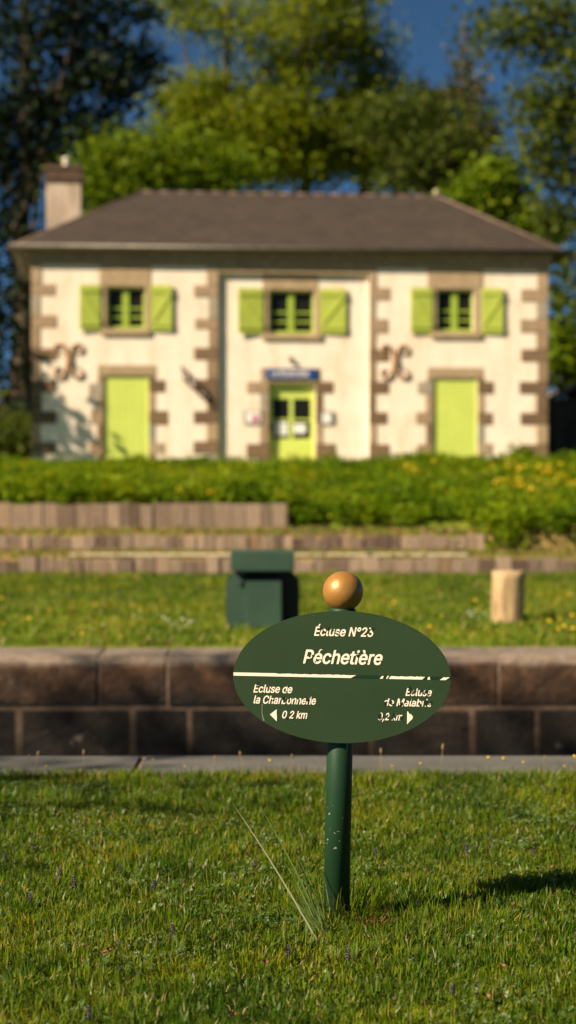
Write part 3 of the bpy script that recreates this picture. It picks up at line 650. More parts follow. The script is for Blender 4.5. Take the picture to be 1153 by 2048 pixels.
# name sign over the door
# letter outlines (advance, closed outlines as x,y,x,y..., capital height = 1000)
GLYPHS = {" ":[295,[]],",":[295,[[52,-264,138,-265,155,-252,166,-233,244,121,241,148,220,167,103,169,86,159,76,144,28,-222,33,-248]]],"0":[713,[[321,-42,385,-43,450,-27,493,-4,527,22,562,61,603,131,635,216,660,335,667,420,667,581,660,662,644,747,615,843,566,932,519,983,493,1005,450,1026,408,1041,389,1041,346,1045,304,1041,262,1026,234,1012,189,979,150,936,109,866,76,777,52,662,44,558,44,439,52,335,76,216,117,116,156,54,203,8,262,-27],[335,131,307,143,275,170,249,216,234,254,214,339,206,400,202,550,218,681,238,758,263,812,291,847,312,861,346,871,373,869,404,859,433,835,461,793,482,735,498,666,506,608,510,447,490,297,478,250,451,189,435,168,404,142,373,130]]],"2":[713,[[93,-29,610,-31,630,-23,643,-2,643,113,635,129,620,140,302,144,310,161,491,397,565,510,590,556,619,633,632,721,624,810,607,863,584,910,554,952,508,994,457,1024,399,1042,360,1042,310,1042,287,1037,245,1022,195,992,129,921,102,871,82,810,74,767,74,710,85,690,103,681,199,681,218,689,231,710,237,767,250,806,264,830,299,860,341,873,360,873,407,860,433,841,461,798,474,733,461,660,423,579,73,106,70,-2,78,-17]]],"3":[713,[[300,-42,378,-44,421,-36,459,-23,505,0,553,39,582,72,608,112,633,170,642,200,649,262,645,347,625,420,606,458,576,504,533,547,478,580,413,600,412,604,612,889,615,1000,601,1021,582,1029,105,1028,90,1018,81,1000,82,885,90,872,105,861,148,860,394,858,382,834,218,600,215,485,225,468,240,457,336,456,375,448,417,432,449,404,475,354,484,324,487,285,479,227,460,185,441,162,398,138,363,130,325,130,275,144,240,168,212,216,201,270,182,288,67,291,50,281,38,262,42,208,62,139,82,100,119,50,162,12,194,-8,248,-31]]],"A":[754,[[18,-29,135,-30,156,-17,170,13,233,240,238,248,247,250,515,248,585,13,599,-17,624,-31,728,-30,747,-19,756,-2,755,21,585,600,462,1011,448,1025,431,1031,316,1030,293,1015,285,1002,269,952,-4,13,-2,-10],[289,424,287,433,295,463,374,752,378,748,395,683,463,440,463,425]]],"C":[802,[[382,-42,457,-43,519,-31,592,4,640,39,675,74,700,107,737,174,762,243,774,316,765,333,746,344,634,343,612,324,597,266,573,219,546,185,515,161,492,150,446,137,392,137,334,157,296,183,269,215,235,274,213,335,194,458,194,550,211,654,241,739,288,808,334,843,396,864,446,864,492,851,516,839,565,794,596,734,612,677,638,654,746,653,769,669,774,697,758,770,745,808,700,893,625,974,588,999,546,1020,496,1037,454,1044,407,1045,361,1041,304,1024,261,1005,198,958,148,904,114,854,76,774,61,727,37,600,32,454,44,343,80,216,107,158,142,103,211,30,261,-4,311,-27]]],"E":[658,[[87,-29,589,-31,608,-23,621,-2,621,113,612,131,596,141,227,145,227,416,566,420,581,431,590,448,591,556,583,579,562,592,231,593,225,602,225,683,228,856,589,858,606,867,617,887,617,1002,608,1019,589,1030,96,1031,81,1026,69,1013,64,994,64,2,69,-15]]],"H":[813,[[87,-29,196,-30,214,-21,224,-6,225,417,227,424,235,427,584,425,588,-6,600,-23,619,-31,719,-30,743,-13,748,6,748,994,740,1017,719,1030,616,1030,598,1021,588,1006,587,610,584,602,573,600,228,602,224,1006,212,1023,192,1031,92,1030,69,1013,64,994,64,2,69,-15]]],"I":[473,[[41,-29,424,-31,443,-23,455,-6,456,110,449,129,428,142,328,142,321,144,318,152,318,852,328,858,428,858,451,874,456,890,456,1002,449,1017,433,1029,51,1031,31,1023,19,1006,18,890,26,871,47,858,147,858,155,855,156,848,156,148,147,142,47,142,24,126,18,110,18,-2,26,-17]]],"L":[618,[[87,-29,566,-31,585,-23,598,-2,598,113,589,131,573,141,227,145,225,679,222,1010,212,1023,196,1030,96,1031,77,1023,64,1002,64,2,69,-15]]],"M":[988,[[87,-29,192,-30,210,-21,221,-2,223,599,239,560,419,-6,434,-25,454,-31,539,-30,554,-23,568,-6,746,560,762,599,764,-2,773,-19,792,-30,892,-31,909,-25,920,-13,925,2,925,537,924,1006,914,1021,896,1030,750,1031,735,1026,723,1013,711,987,501,294,496,283,492,284,266,1013,254,1026,239,1031,96,1031,80,1025,69,1013,64,998,64,6,69,-15]]],"N":[823,[[87,-29,200,-30,217,-21,229,-2,227,679,235,672,307,521,581,-15,604,-30,723,-31,739,-28,755,-13,760,6,760,998,755,1013,742,1026,727,1031,627,1030,608,1019,599,1002,596,324,589,331,543,417,242,1011,228,1025,212,1031,92,1030,69,1013,64,994,64,2,69,-15]]],"P":[699,[[87,-29,196,-30,214,-21,224,-6,228,333,408,335,469,347,500,359,554,393,596,435,640,506,659,560,671,621,671,740,667,771,647,844,622,894,602,925,573,954,536,987,492,1009,454,1023,400,1030,96,1031,80,1025,67,1010,64,2,69,-15],[231,508,225,521,227,855,385,857,435,845,467,821,493,783,510,713,509,648,502,610,477,555,446,527,408,512,381,508]]],"R":[706,[[87,-29,196,-30,214,-21,224,-6,225,348,228,356,235,358,358,358,369,353,517,10,539,-23,558,-31,666,-31,691,-21,701,-6,701,13,536,390,539,400,567,421,606,460,645,529,667,598,675,663,675,717,667,783,655,833,626,894,573,961,500,1009,416,1030,96,1031,75,1021,66,1007,64,994,64,6,69,-15],[231,531,225,540,227,855,385,857,439,845,472,821,491,794,505,756,512,694,509,652,501,617,473,566,450,549,404,535,362,531]]],"T":[706,[[296,-29,405,-30,425,-19,434,-2,435,852,444,858,655,858,673,867,684,887,684,1002,676,1017,663,1028,409,1031,48,1030,28,1019,19,1002,19,887,36,863,52,858,263,858,272,852,273,2,278,-15]]],"a":[612,[[217,-46,281,-48,308,-43,369,-16,400,8,404,8,414,-19,435,-32,531,-32,546,-24,557,-11,560,539,555,577,539,635,526,662,498,704,473,729,442,751,404,770,319,787,250,783,173,757,131,729,94,693,62,646,34,581,38,558,61,540,150,507,165,507,181,518,211,573,238,598,254,608,285,617,331,617,361,606,385,581,398,546,402,508,388,486,169,439,103,404,61,363,26,296,18,254,18,173,34,104,61,50,94,12,131,-16,161,-31],[246,123,219,130,199,143,184,166,175,212,180,239,189,258,223,282,342,310,392,321,401,316,402,254,397,227,380,185,358,154,331,135,288,122]]],"b":[667,[[321,-45,384,-46,454,-28,511,7,548,44,573,77,608,147,636,247,644,309,644,436,624,544,595,624,561,679,517,728,484,752,438,775,404,784,354,788,284,775,254,760,211,728,209,851,209,997,198,1021,180,1030,80,1030,61,1019,52,1001,52,-3,61,-20,80,-31,177,-31,200,-15,207,17,211,17,254,-19,284,-34],[334,124,304,131,280,146,261,166,241,197,213,294,209,413,226,505,257,572,284,599,304,610,323,614,361,615,405,601,432,574,447,551,474,474,486,367,474,271,462,224,443,182,413,147,392,133,354,123]]],"c":[622,[[292,-45,352,-47,402,-38,444,-21,498,15,530,47,558,86,587,144,599,186,599,205,592,221,579,231,490,260,475,261,452,245,429,186,406,154,371,132,313,123,282,131,254,147,240,162,213,209,200,244,185,317,185,421,201,501,220,547,251,590,271,604,298,614,336,615,367,610,398,591,425,559,450,501,467,487,482,484,584,517,599,540,595,571,560,651,521,703,459,752,394,780,344,788,279,784,232,771,194,752,161,728,113,679,78,624,55,574,39,521,27,455,23,328,35,236,59,155,106,69,148,23,209,-21,252,-38]]],"d":[667,[[277,-45,340,-46,386,-34,414,-18,456,17,460,17,467,-15,490,-31,586,-31,606,-20,615,-3,615,1001,606,1019,586,1030,479,1027,465,1017,458,1001,457,924,456,728,414,759,386,773,321,788,263,784,221,771,190,756,161,736,97,667,55,582,31,490,23,413,27,282,46,186,64,136,106,62,144,19,198,-21,240,-38],[309,124,279,131,256,146,236,166,216,197,192,271,185,317,182,374,185,428,192,471,209,528,220,551,238,578,263,601,298,614,329,615,363,610,380,601,400,586,428,544,442,505,457,428,457,321,441,236,409,169,382,142,367,133,329,123]]],"e":[635,[[300,-45,367,-47,398,-42,456,-21,503,9,550,55,568,82,599,151,602,186,590,203,571,214,479,238,458,224,425,162,398,139,352,123,313,123,294,128,252,150,220,186,193,251,186,300,194,303,594,306,609,319,615,336,615,428,604,517,595,555,570,621,526,690,490,726,459,748,421,767,371,784,329,788,275,784,232,771,198,754,167,734,129,699,80,628,42,532,31,482,23,409,27,282,51,174,89,94,148,23,175,1,229,-28,259,-39],[194,465,189,474,193,497,220,559,242,586,275,608,317,618,348,614,375,605,406,580,433,532,449,474,447,467]]],"h":[645,[[75,-29,180,-30,198,-21,208,-6,209,460,213,494,228,544,252,583,288,607,319,615,350,614,392,594,414,563,428,525,436,452,438,-6,448,-21,465,-30,565,-30,582,-21,594,2,594,463,590,544,577,606,549,675,523,712,496,738,454,766,400,784,361,788,319,784,288,776,211,732,206,1010,196,1023,180,1030,80,1030,63,1021,54,1007,52,994,52,6,57,-15]]],"i":[262,[[77,-29,182,-30,199,-21,211,-2,211,744,205,761,188,775,82,777,65,767,54,748,53,2,59,-15],[115,840,140,839,186,858,210,883,230,933,230,967,209,1018,183,1044,147,1059,121,1061,81,1044,47,1006,34,971,34,929,47,894,78,858]]],"k":[598,[[75,-29,180,-30,196,-23,206,-10,210,260,221,279,238,293,442,-23,461,-31,584,-31,600,-26,611,-15,617,2,612,17,356,425,588,724,594,744,586,763,565,777,446,777,430,772,225,510,211,501,208,1006,196,1023,177,1031,80,1030,57,1015,52,994,52,2,57,-15]]],"l":[298,[[190,-34,242,-35,292,-25,310,-7,313,20,301,97,292,121,269,137,220,135,210,174,209,997,201,1016,180,1029,80,1029,61,1018,52,1001,52,139,68,62,90,24,127,-12,157,-27]]],"m":[959,[[75,-29,180,-30,198,-21,208,-6,210,487,218,533,232,567,250,592,292,615,315,619,346,612,362,602,383,579,397,537,402,498,402,2,411,-19,430,-30,530,-30,548,-21,558,-6,560,513,577,568,594,594,615,609,657,619,696,610,723,591,739,563,748,521,748,129,748,-2,761,-23,780,-31,877,-30,896,-19,905,-2,905,560,883,648,865,684,825,737,800,757,742,783,715,788,650,788,615,780,575,760,540,733,504,693,443,760,411,778,380,788,319,788,296,783,246,760,211,732,207,733,200,761,180,776,80,777,60,763,52,740,52,2,57,-15]]],"n":[644,[[75,-29,180,-30,198,-21,208,-6,210,467,218,517,237,563,261,592,292,609,315,615,342,615,380,603,412,567,428,525,436,452,436,2,442,-15,457,-28,473,-31,565,-30,588,-15,594,2,594,213,594,479,590,544,566,640,547,679,523,712,496,738,457,764,400,784,357,788,300,780,242,753,211,728,207,729,200,761,180,776,73,774,57,761,52,744,52,6,57,-15]]],"o":[653,[[292,-45,352,-46,413,-34,480,1,523,40,568,101,599,167,623,259,630,336,630,397,623,482,595,582,572,632,534,686,487,732,429,767,375,784,359,784,313,788,279,784,232,771,166,732,117,684,78,624,55,574,39,521,23,417,23,324,31,255,59,155,86,101,127,44,174,1,240,-34],[309,124,279,133,252,150,225,185,213,209,200,244,185,317,185,421,196,482,213,532,248,587,271,604,298,614,344,615,375,607,394,595,417,572,441,532,453,497,469,424,472,371,469,313,445,217,415,163,399,147,371,131,336,123]]],"r":[407,[[75,-29,180,-30,198,-21,208,-6,209,475,213,506,230,552,265,591,307,607,384,604,400,612,410,625,412,760,392,782,354,788,277,780,245,763,211,736,207,737,198,763,177,777,80,777,63,767,53,752,52,2,57,-15]]],"s":[574,[[244,-45,316,-47,346,-43,419,-17,448,1,496,46,516,74,543,136,552,182,552,232,539,294,508,352,471,390,408,429,258,475,219,497,207,517,202,555,216,587,239,608,281,622,312,622,348,609,374,578,396,531,419,515,516,539,531,549,539,563,536,597,511,659,487,697,448,736,389,771,343,784,316,785,281,788,223,779,196,770,141,740,112,715,73,663,57,628,45,582,45,497,49,474,67,424,89,392,150,337,212,308,350,266,373,249,386,228,390,197,373,154,346,135,312,123,262,123,218,140,194,171,173,222,154,237,131,238,54,217,28,194,26,174,42,113,65,67,93,30,126,1,166,-23,208,-38]]],"t":[358,[[233,-37,289,-38,335,-30,359,-10,364,17,352,94,341,121,320,134,278,130,247,133,239,140,230,175,230,605,239,611,324,612,343,623,352,640,353,740,347,760,328,775,232,780,230,925,224,941,212,952,197,957,101,957,80,944,72,925,71,782,62,777,5,775,-15,760,-20,744,-20,648,-15,629,1,614,66,611,71,605,72,144,85,86,120,24,155,-8,197,-30]]],"u":[645,[[252,-39,311,-40,350,-32,400,-9,430,15,435,15,442,-13,465,-29,565,-29,584,-18,594,0,594,750,584,767,565,778,465,778,442,762,436,746,436,303,427,234,414,196,400,173,369,145,342,134,319,131,296,133,269,142,252,153,234,177,218,215,209,265,208,753,196,771,177,778,80,778,57,762,52,742,52,230,60,169,81,100,107,53,127,28,180,-15,207,-28]]],"°":[497,[[218,527,270,525,293,530,339,549,374,575,395,596,425,639,440,669,456,723,460,766,456,839,448,873,421,931,402,958,356,1004,316,1026,281,1036,216,1036,181,1026,139,1002,91,954,65,912,46,862,38,819,41,719,54,677,77,631,97,602,146,558,181,538],[231,692,208,710,193,731,180,793,189,827,218,866,239,875,264,873,281,864,309,827,318,793,318,769,307,735,283,704,251,691]]],"È":[658,[[87,-29,589,-31,608,-23,621,-2,621,113,612,131,596,141,227,145,227,416,566,420,581,431,590,448,591,556,583,579,562,592,231,593,225,602,225,683,228,856,589,858,606,867,617,887,617,1002,608,1019,589,1030,96,1031,81,1026,69,1013,64,994,64,2,69,-15],[299,1067,389,1067,408,1082,414,1102,336,1310,316,1326,289,1327,196,1326,177,1311,171,1290,269,1098,281,1081]]],"É":[658,[[87,-29,589,-31,608,-23,621,-2,621,113,612,131,596,141,227,145,227,416,566,420,581,431,590,448,591,556,583,579,562,592,231,593,225,602,225,683,228,856,589,858,606,867,617,887,617,1002,608,1019,589,1030,96,1031,81,1026,69,1013,64,994,64,2,69,-15],[295,1067,381,1066,394,1071,408,1085,512,1287,509,1310,490,1325,373,1327,350,1311,272,1110,274,1087]]],"Ê":[658,[[87,-29,589,-31,608,-23,621,-2,621,113,612,131,596,141,227,145,227,416,566,420,581,431,590,448,591,556,583,579,562,592,231,593,225,602,225,683,228,856,589,858,606,867,617,887,617,1002,608,1019,589,1030,96,1031,81,1026,69,1013,64,994,64,2,69,-15],[164,1083,277,1084,294,1098,342,1166,387,1102,408,1084,519,1082,539,1098,544,1121,536,1140,489,1207,423,1299,400,1322,385,1327,289,1326,269,1311,143,1129,143,1102]]],"è":[635,[[300,-45,367,-47,398,-42,456,-21,503,9,550,55,568,82,599,151,602,186,590,203,571,214,479,238,458,224,425,162,398,139,352,123,313,123,294,128,252,150,220,186,193,251,186,300,194,303,594,306,609,319,615,336,615,428,604,517,595,555,570,621,526,690,490,726,459,748,421,767,371,784,329,788,275,784,232,771,198,754,167,734,129,699,80,628,42,532,31,482,23,409,27,282,51,174,89,94,148,23,175,1,229,-28,259,-39],[194,465,189,474,193,497,220,559,242,586,275,608,317,618,348,614,375,605,406,580,433,532,449,474,447,467],[273,813,367,812,386,827,392,847,314,1055,294,1071,267,1072,171,1071,154,1059,146,1040,255,828]]],"é":[635,[[300,-45,367,-47,398,-42,456,-21,503,9,550,55,568,82,599,151,602,186,590,203,571,214,479,238,458,224,425,162,398,139,352,123,313,123,294,128,252,150,220,186,193,251,186,300,194,303,594,306,609,319,615,336,615,428,604,517,595,555,570,621,526,690,490,726,459,748,421,767,371,784,329,788,275,784,232,771,198,754,167,734,129,699,80,628,42,532,31,482,23,409,27,282,51,174,89,94,148,23,175,1,229,-28,259,-39],[194,465,189,474,193,497,220,559,242,586,275,608,317,618,348,614,375,605,406,580,433,532,449,474,447,467],[273,813,359,811,382,827,491,1032,487,1055,469,1071,352,1072,329,1056,250,855,253,832]]]}
def text_mesh(body, x0, x1, base, cap, shear=0.0):
    """a line of capitals and small letters drawn from the outlines above, fitted between x0 and x1"""
    pen = 0; lines = []
    for ch in body:
        adv, polys = GLYPHS[ch]
        for p in polys: lines.append([(pen + p[i], p[i + 1]) for i in range(0, len(p), 2)])
        pen += adv
    xmin = min(x for l in lines for x, _ in l); xmax = max(x for l in lines for x, _ in l)
    inner = (x1 - x0) - shear * cap
    cu = bpy.data.curves.new('text', 'CURVE'); cu.dimensions = '2D'; cu.fill_mode = 'BOTH'
    for l in lines:
        sp = cu.splines.new('POLY'); sp.points.add(len(l) - 1); sp.use_cyclic_u = True
        sp.points.foreach_set('co', [v for x, y_ in l for v in (((x - xmin) / (xmax - xmin) * inner / cap), y_ / 1000, 0, 1)])
    ob = bpy.data.objects.new('text', cu); COL.objects.link(ob)
    dg = bpy.context.evaluated_depsgraph_get(); me = bpy.data.meshes.new_from_object(ob.evaluated_get(dg)); bpy.data.objects.remove(ob)
    co = np.empty(len(me.vertices) * 3); me.vertices.foreach_get('co', co); co = co.reshape(-1, 3)
    h = co[:, 1] * cap
    out = np.column_stack([x0 + co[:, 0] * cap + shear * h, np.zeros(len(co)), base + h])
    me.vertices.foreach_set('co', out.ravel()); me.update()
    return me
a, b, c, d = rect(532, 635, 738, 758, REC)
sg = MB().box(a, b, REC - .05, REC - .017, c, d, .008).build('name_sign', M['enamel'], None, label='blue enamel name sign with white capitals above the middle door', cat='sign'); on_house(sg)
me = text_mesh('LA PÊCHETIÈRE', a + .13, b - .20, c + .06, .115)
lt = link('lettering', me, M['cream'], sg); lt.location = (0, REC - .052, 0)
# notices
def notice(px0, px1, py0, py1, dy, label, mat, back=None, extra=None, off=.0):
    a, b, c, d = rect(px0, px1, py0, py1, dy); yy = dy - off
    r = empty('notice', (0, 0, 0), label=label, cat='notice'); on_house(r)
    if back:
        a2, b2, c2, d2 = rect(*back, dy); MB().box(a2, b2, yy - .018, yy - .002, c2, d2, .004).build('backing_board', M['board'], r)
    MB().box(a, b, yy - .028, yy - .019, c, d, .002).build('sheet', mat, r)
    if extra:
        a2, b2, c2, d2 = rect(*extra, dy); MB().box(a2, b2, yy - .032, yy - .0285, c2, d2, .001).build('print', M['pink'], r)
notice(492, 521, 824, 846, REC, 'white notice with a pink print on the wall left of the middle door', M['paper'], (488, 522, 822, 848), (505, 517, 831, 844), .016)
notice(645, 663, 826, 847, REC, 'small white notice on the wall right of the middle door', M['paper'], (644, 669, 823, 849), None, .016)
for px0, px1, py0, py1, lab in ((551, 577, 844, 870, 'taller white paper stuck inside the left pane of the middle door'), (585, 613, 847, 866, 'wider white paper stuck inside the right pane of the middle door')):
    a, b, c, d = rect(px0, px1, py0, py1, REC); MB().box(a, b, y + .018, y + .024, c, d, .001).build('paper_sheet', M['paper'], None, label=lab, cat='notice')
    on_house(bpy.context.view_layer.objects.active or COL.objects[-1]) if False else on_house(COL.objects[-1])
# lamp over the door
u0, z0 = hu(581, REC), hz(581, 718, REC)
r = empty('wall_lamp', (0, 0, 0), label='small dark lamp on the wall above the blue name sign', cat='lamp'); on_house(r)
MB().box(u0 - .05, u0 + .05, REC - .012, REC - .002, z0 - .05, z0 + .06, .004).build('bracket', M['dark iron'], r)
mb = MB(); mb.lathe([(.03, .05), (.06, .02), (.065, -.02), (.04, -.05)], 16, (u0, REC - .055, z0)); mb.build('lamp_shade', mat_plain('grey brown lamp', (.24, .19, .13), .6), r)

# ------------------------------------------------------------------ shed and dark fence to the right
mb = MB(); p = at(1093, 925, 43)
x = p.x
while x < p.x + 9:
    w = random.uniform(.13, .16); mb.box(x, x + w - .012, 43 + random.uniform(0, .015), 43.03, HG - .1, HG + at(0, 795, 43).z - HG + random.uniform(-.01, .01), .003); x += w
fr = empty('board_fence', (0, 0, 0), label='dark board fence to the right of the house', cat='fence')
mb.build('boards', M['fence'], fr)
zt_ = at(0, 795, 43).z
for k in range(5): MB().box(p.x + .1 + k * 2.1, p.x + .22 + k * 2.1, 43.04, 43.16, HG - .2, zt_ + .05, .006).build('post', M['fence'], fr)
sh = empty('shed', (0, 0, 0), label='low shed with a brown pitched roof behind the dark fence', cat='shed')
q0, q1 = at(1112, 797, 46), at(1175, 752, 46)
MB().box(q0.x + .25, q0.x + 4.2, 46.2, 50, HG - .2, q0.z + .02).build('wall', M['board'], sh)
mb = MB(); ri = q0.x + 2.2; rz = q0.z + (q1.z - q0.z) * 2.2 / max(.1, q1.x - q0.x) * .8
mb.prism([(q0.x, q0.z), (ri, rz), (q0.x + 4.4, q0.z), (q0.x + 4.4, q0.z + .12), (ri, rz + .14), (q0.x, q0.z + .12)], 45.8, 50.3)
mb.build('roof', M['shedroof'], sh)

# ------------------------------------------------------------------ litter bin, log post
bp = at(526, 1252, 15.0); bz = float(lawn_z(15.0))
bn = empty('litter_bin', (bp.x, 15.0, bz), (0, 0, 0), 'dark green litter bin with a square hood on the far lawn, behind the sign', 'litter bin')
S15 = 15.0 / F
mb = MB()
W2, H = 74 * S15, 113 * S15
def rsec(hw, hh, r):
    pts = []
    for cx2, cz2, a0 in ((hw - r, r * .35, -90), (hw - r, hh - r, 0), (-hw + r, hh - r, 90), (-hw + r, r * .35, 180)):
        rr2 = r if cz2 > hh / 2 else r * .35
        cxx = (hw - rr2) * (1 if cx2 > 0 else -1)
        for k in range(7):
            a_ = R(a0 + 90 * k / 6); pts.append((cxx + rr2 * math.cos(a_), cz2 + rr2 * math.sin(a_)))
    return pts
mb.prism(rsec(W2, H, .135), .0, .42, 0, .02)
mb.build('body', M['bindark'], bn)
xa, xb = -34 * S15, 38 * S15
ol = [(x_, z_) for x_, z_ in rsec(W2 - .004, H - .006, .131) if x_ < xa] ; ol = [(xa, ol[-1][1])] + [(x_, z_) for x_, z_ in ol] if False else ol + [(xa, min(z_ for x_, z_ in ol)), (xa, max(z_ for x_, z_ in ol))]
cxm = sum(p_[0] for p_ in ol) / len(ol); czm = sum(p_[1] for p_ in ol) / len(ol)
ol.sort(key=lambda p_: math.atan2(p_[1] - czm, p_[0] - cxm))
MBs = MB(); MBs.prism(ol, -.03, -.002, 0, .004); MBs.build('side_panel', M['binpaint'], bn)
MB().box(xa + .002, xb, -.17, -.002, .01, H - .07, .008).build('front_panel', M['binpaint'], bn)
hx0, hx1 = (463 - 526) * S15, (589 - 526) * S15; hz0, hz1 = (1252 - 1137) * S15, (1252 - 1098) * S15
MB().box(hx0, hx1, -.24, .40, hz0, hz1, .008).build('hood', M['binpaint'], bn)
for xx in (-.2, .2): MB().box(xx - .02, xx + .02, .1, .3, H - .005, hz0 + .01).build('hood_support', M['dark iron'], bn)

kx, kz = (480 - 526) * S15, (1252 - 1156) * S15
MB().tube([(kx, -.02, kz), (kx, -.15, kz)], .035, 14).build('pivot_knob', M['binpaint'], bn)

sp = at(1016, 1244, 15.45)
st = empty('log_post', (sp.x, 15.45, float(lawn_z(15.45))), (0, R(.6), 0), 'short upright round log post on the far lawn at right', 'post')
mb = MB(); nn = 40; S = 15.45 / F; hh = 103 * S; rad = 32.5 * S
rows = []
for z_ in np.linspace(-.05, hh, 9):
    rows.append([mb.bm.verts.new(((rad * (1 + .015 * math.sin(3 * k * 2 * math.pi / nn + 1.2 * z_) + .02 * math.sin(7 * k * 2 * math.pi / nn + 5 * z_))) * math.cos(k * 2 * math.pi / nn), rad * (1 + .03 * math.cos(2 * k * 2 * math.pi / nn)) * math.sin(k * 2 * math.pi / nn), z_)) for k in range(nn)])
for q0_, q1_ in zip(rows, rows[1:]):
    for k in range(nn): f = mb.bm.faces.new((q0_[k], q0_[(k + 1) % nn], q1_[(k + 1) % nn], q1_[k])); f.smooth = True
f = mb.bm.faces.new(rows[-1]); f.material_index = 1
mb.build('log', [M['log'], M['endgrain']], st)

# ------------------------------------------------------------------ the oval lock sign
DS = 4.68; ROOT = Vector(((673 - CX) * DS / F, DS, 0)); LEAN = R(1.15)
sign = empty('lock_sign', ROOT, (0, LEAN, 0), 'dark green oval sign with peeling cream lettering on a post topped by a golden ball', 'sign')
DP = DS - .048                               # distance of the plate's face
def loc(px, py, d=DP):
    p = at(px, py, d) - ROOT; c, s = math.cos(LEAN), math.sin(LEAN)
    return (p.x * c - p.z * s, p.x * s + p.z * c)
yp = DP - DS
ztop = loc(686, 1216, DS)[1]
mb = MB(); pr = 26 * DS / F
mb.lathe([(pr, -.12), (pr, ztop - .012)], 64); mb.build('post', M['postgreen'], sign)
mb = MB(); mb.lathe([(pr + .001, ztop - .013), (pr + .0015, ztop - .006), (pr - .002, ztop - .001), (pr - .012, ztop + .006)], 48); mb.build('collar', M['postgreen'], sign)
bx, bz_ = loc(686.5, 1183, DS); br_ = 40.5 * DS / F
mb = MB(); bmesh.ops.create_uvsphere(mb.bm, u_segments=64, v_segments=40, radius=br_)
for v_ in mb.bm.verts: v_.co += Vector((bx, 0, bz_))
mb.build('ball_finial', M['gold'], sign, smooth=True)
ox, oz = loc(684.7, 1354.5); ea, eb = 217.8 * DP / F, 132.3 * DP / F
TH = .008
mb = MB(); ne = 160
mb.prism([(ox + ea * math.cos(2 * math.pi * k / ne), oz + eb * math.sin(2 * math.pi * k / ne)) for k in range(ne)], yp, yp + TH, 0, .0012)
plate = mb.build('plate', M['signgreen'], sign)
for zc in (oz - .09, oz + .09): MB().box(ox - .045, ox + .045, yp + TH + .0005, -pr * .55, zc - .02, zc + .02, .002).build('mounting_clamp', M['postgreen'], sign)

def worn(name, spots, amp=.0016):
    """cream vinyl that has flaked off round a few spots (place, radius); the bare letter ghost shows there"""
    t = NT(name)
    nz = t.n.new("ShaderNodeTexNoise"); nz.inputs['Scale'].default_value = 420; nz.inputs['Detail'].default_value = 3
    t.l.new(t.tc.outputs['Object'], nz.inputs['Vector'])
    sub = t.n.new("ShaderNodeVectorMath"); sub.operation = 'SUBTRACT'; t.l.new(nz.outputs['Color'], sub.inputs[0]); sub.inputs[1].default_value = (.5, .5, .5)
    mul = t.n.new("ShaderNodeVectorMath"); mul.operation = 'SCALE'; t.l.new(sub.outputs[0], mul.inputs[0]); mul.inputs['Scale'].default_value = amp * 6
    add = t.n.new("ShaderNodeVectorMath"); add.operation = 'ADD'; t.l.new(t.tc.outputs['Object'], add.inputs[0]); t.l.new(mul.outputs[0], add.inputs[1])
    fl = t.n.new("ShaderNodeVectorMath"); fl.operation = 'MULTIPLY'; t.l.new(add.outputs[0], fl.inputs[0]); fl.inputs[1].default_value = (1, 0, 1)
    acc = None
    for px, py, r in spots:
        r = (r * .86 - .15) if px < 740 or py < 1350 else r * 1.12; x, z = loc(px, py)
        ds = t.n.new("ShaderNodeVectorMath"); ds.operation = 'DISTANCE'; t.l.new(fl.outputs[0], ds.inputs[0]); ds.inputs[1].default_value = (x, 0, z)
        h = t.math('LESS_THAN', ds.outputs['Value'], r * DP / F)
        acc = h if acc is None else t.math('MAXIMUM', acc, h)
    spk = t.math('GREATER_THAN', t.noise(260, 2), .76); acc = t.math('MAXIMUM', acc, spk) if acc is not None else spk
    t.col(t.mix(acc, (.80, .71, .58), (.007, .026, .012))); t.set(.5, 0, .3)
    return t.m
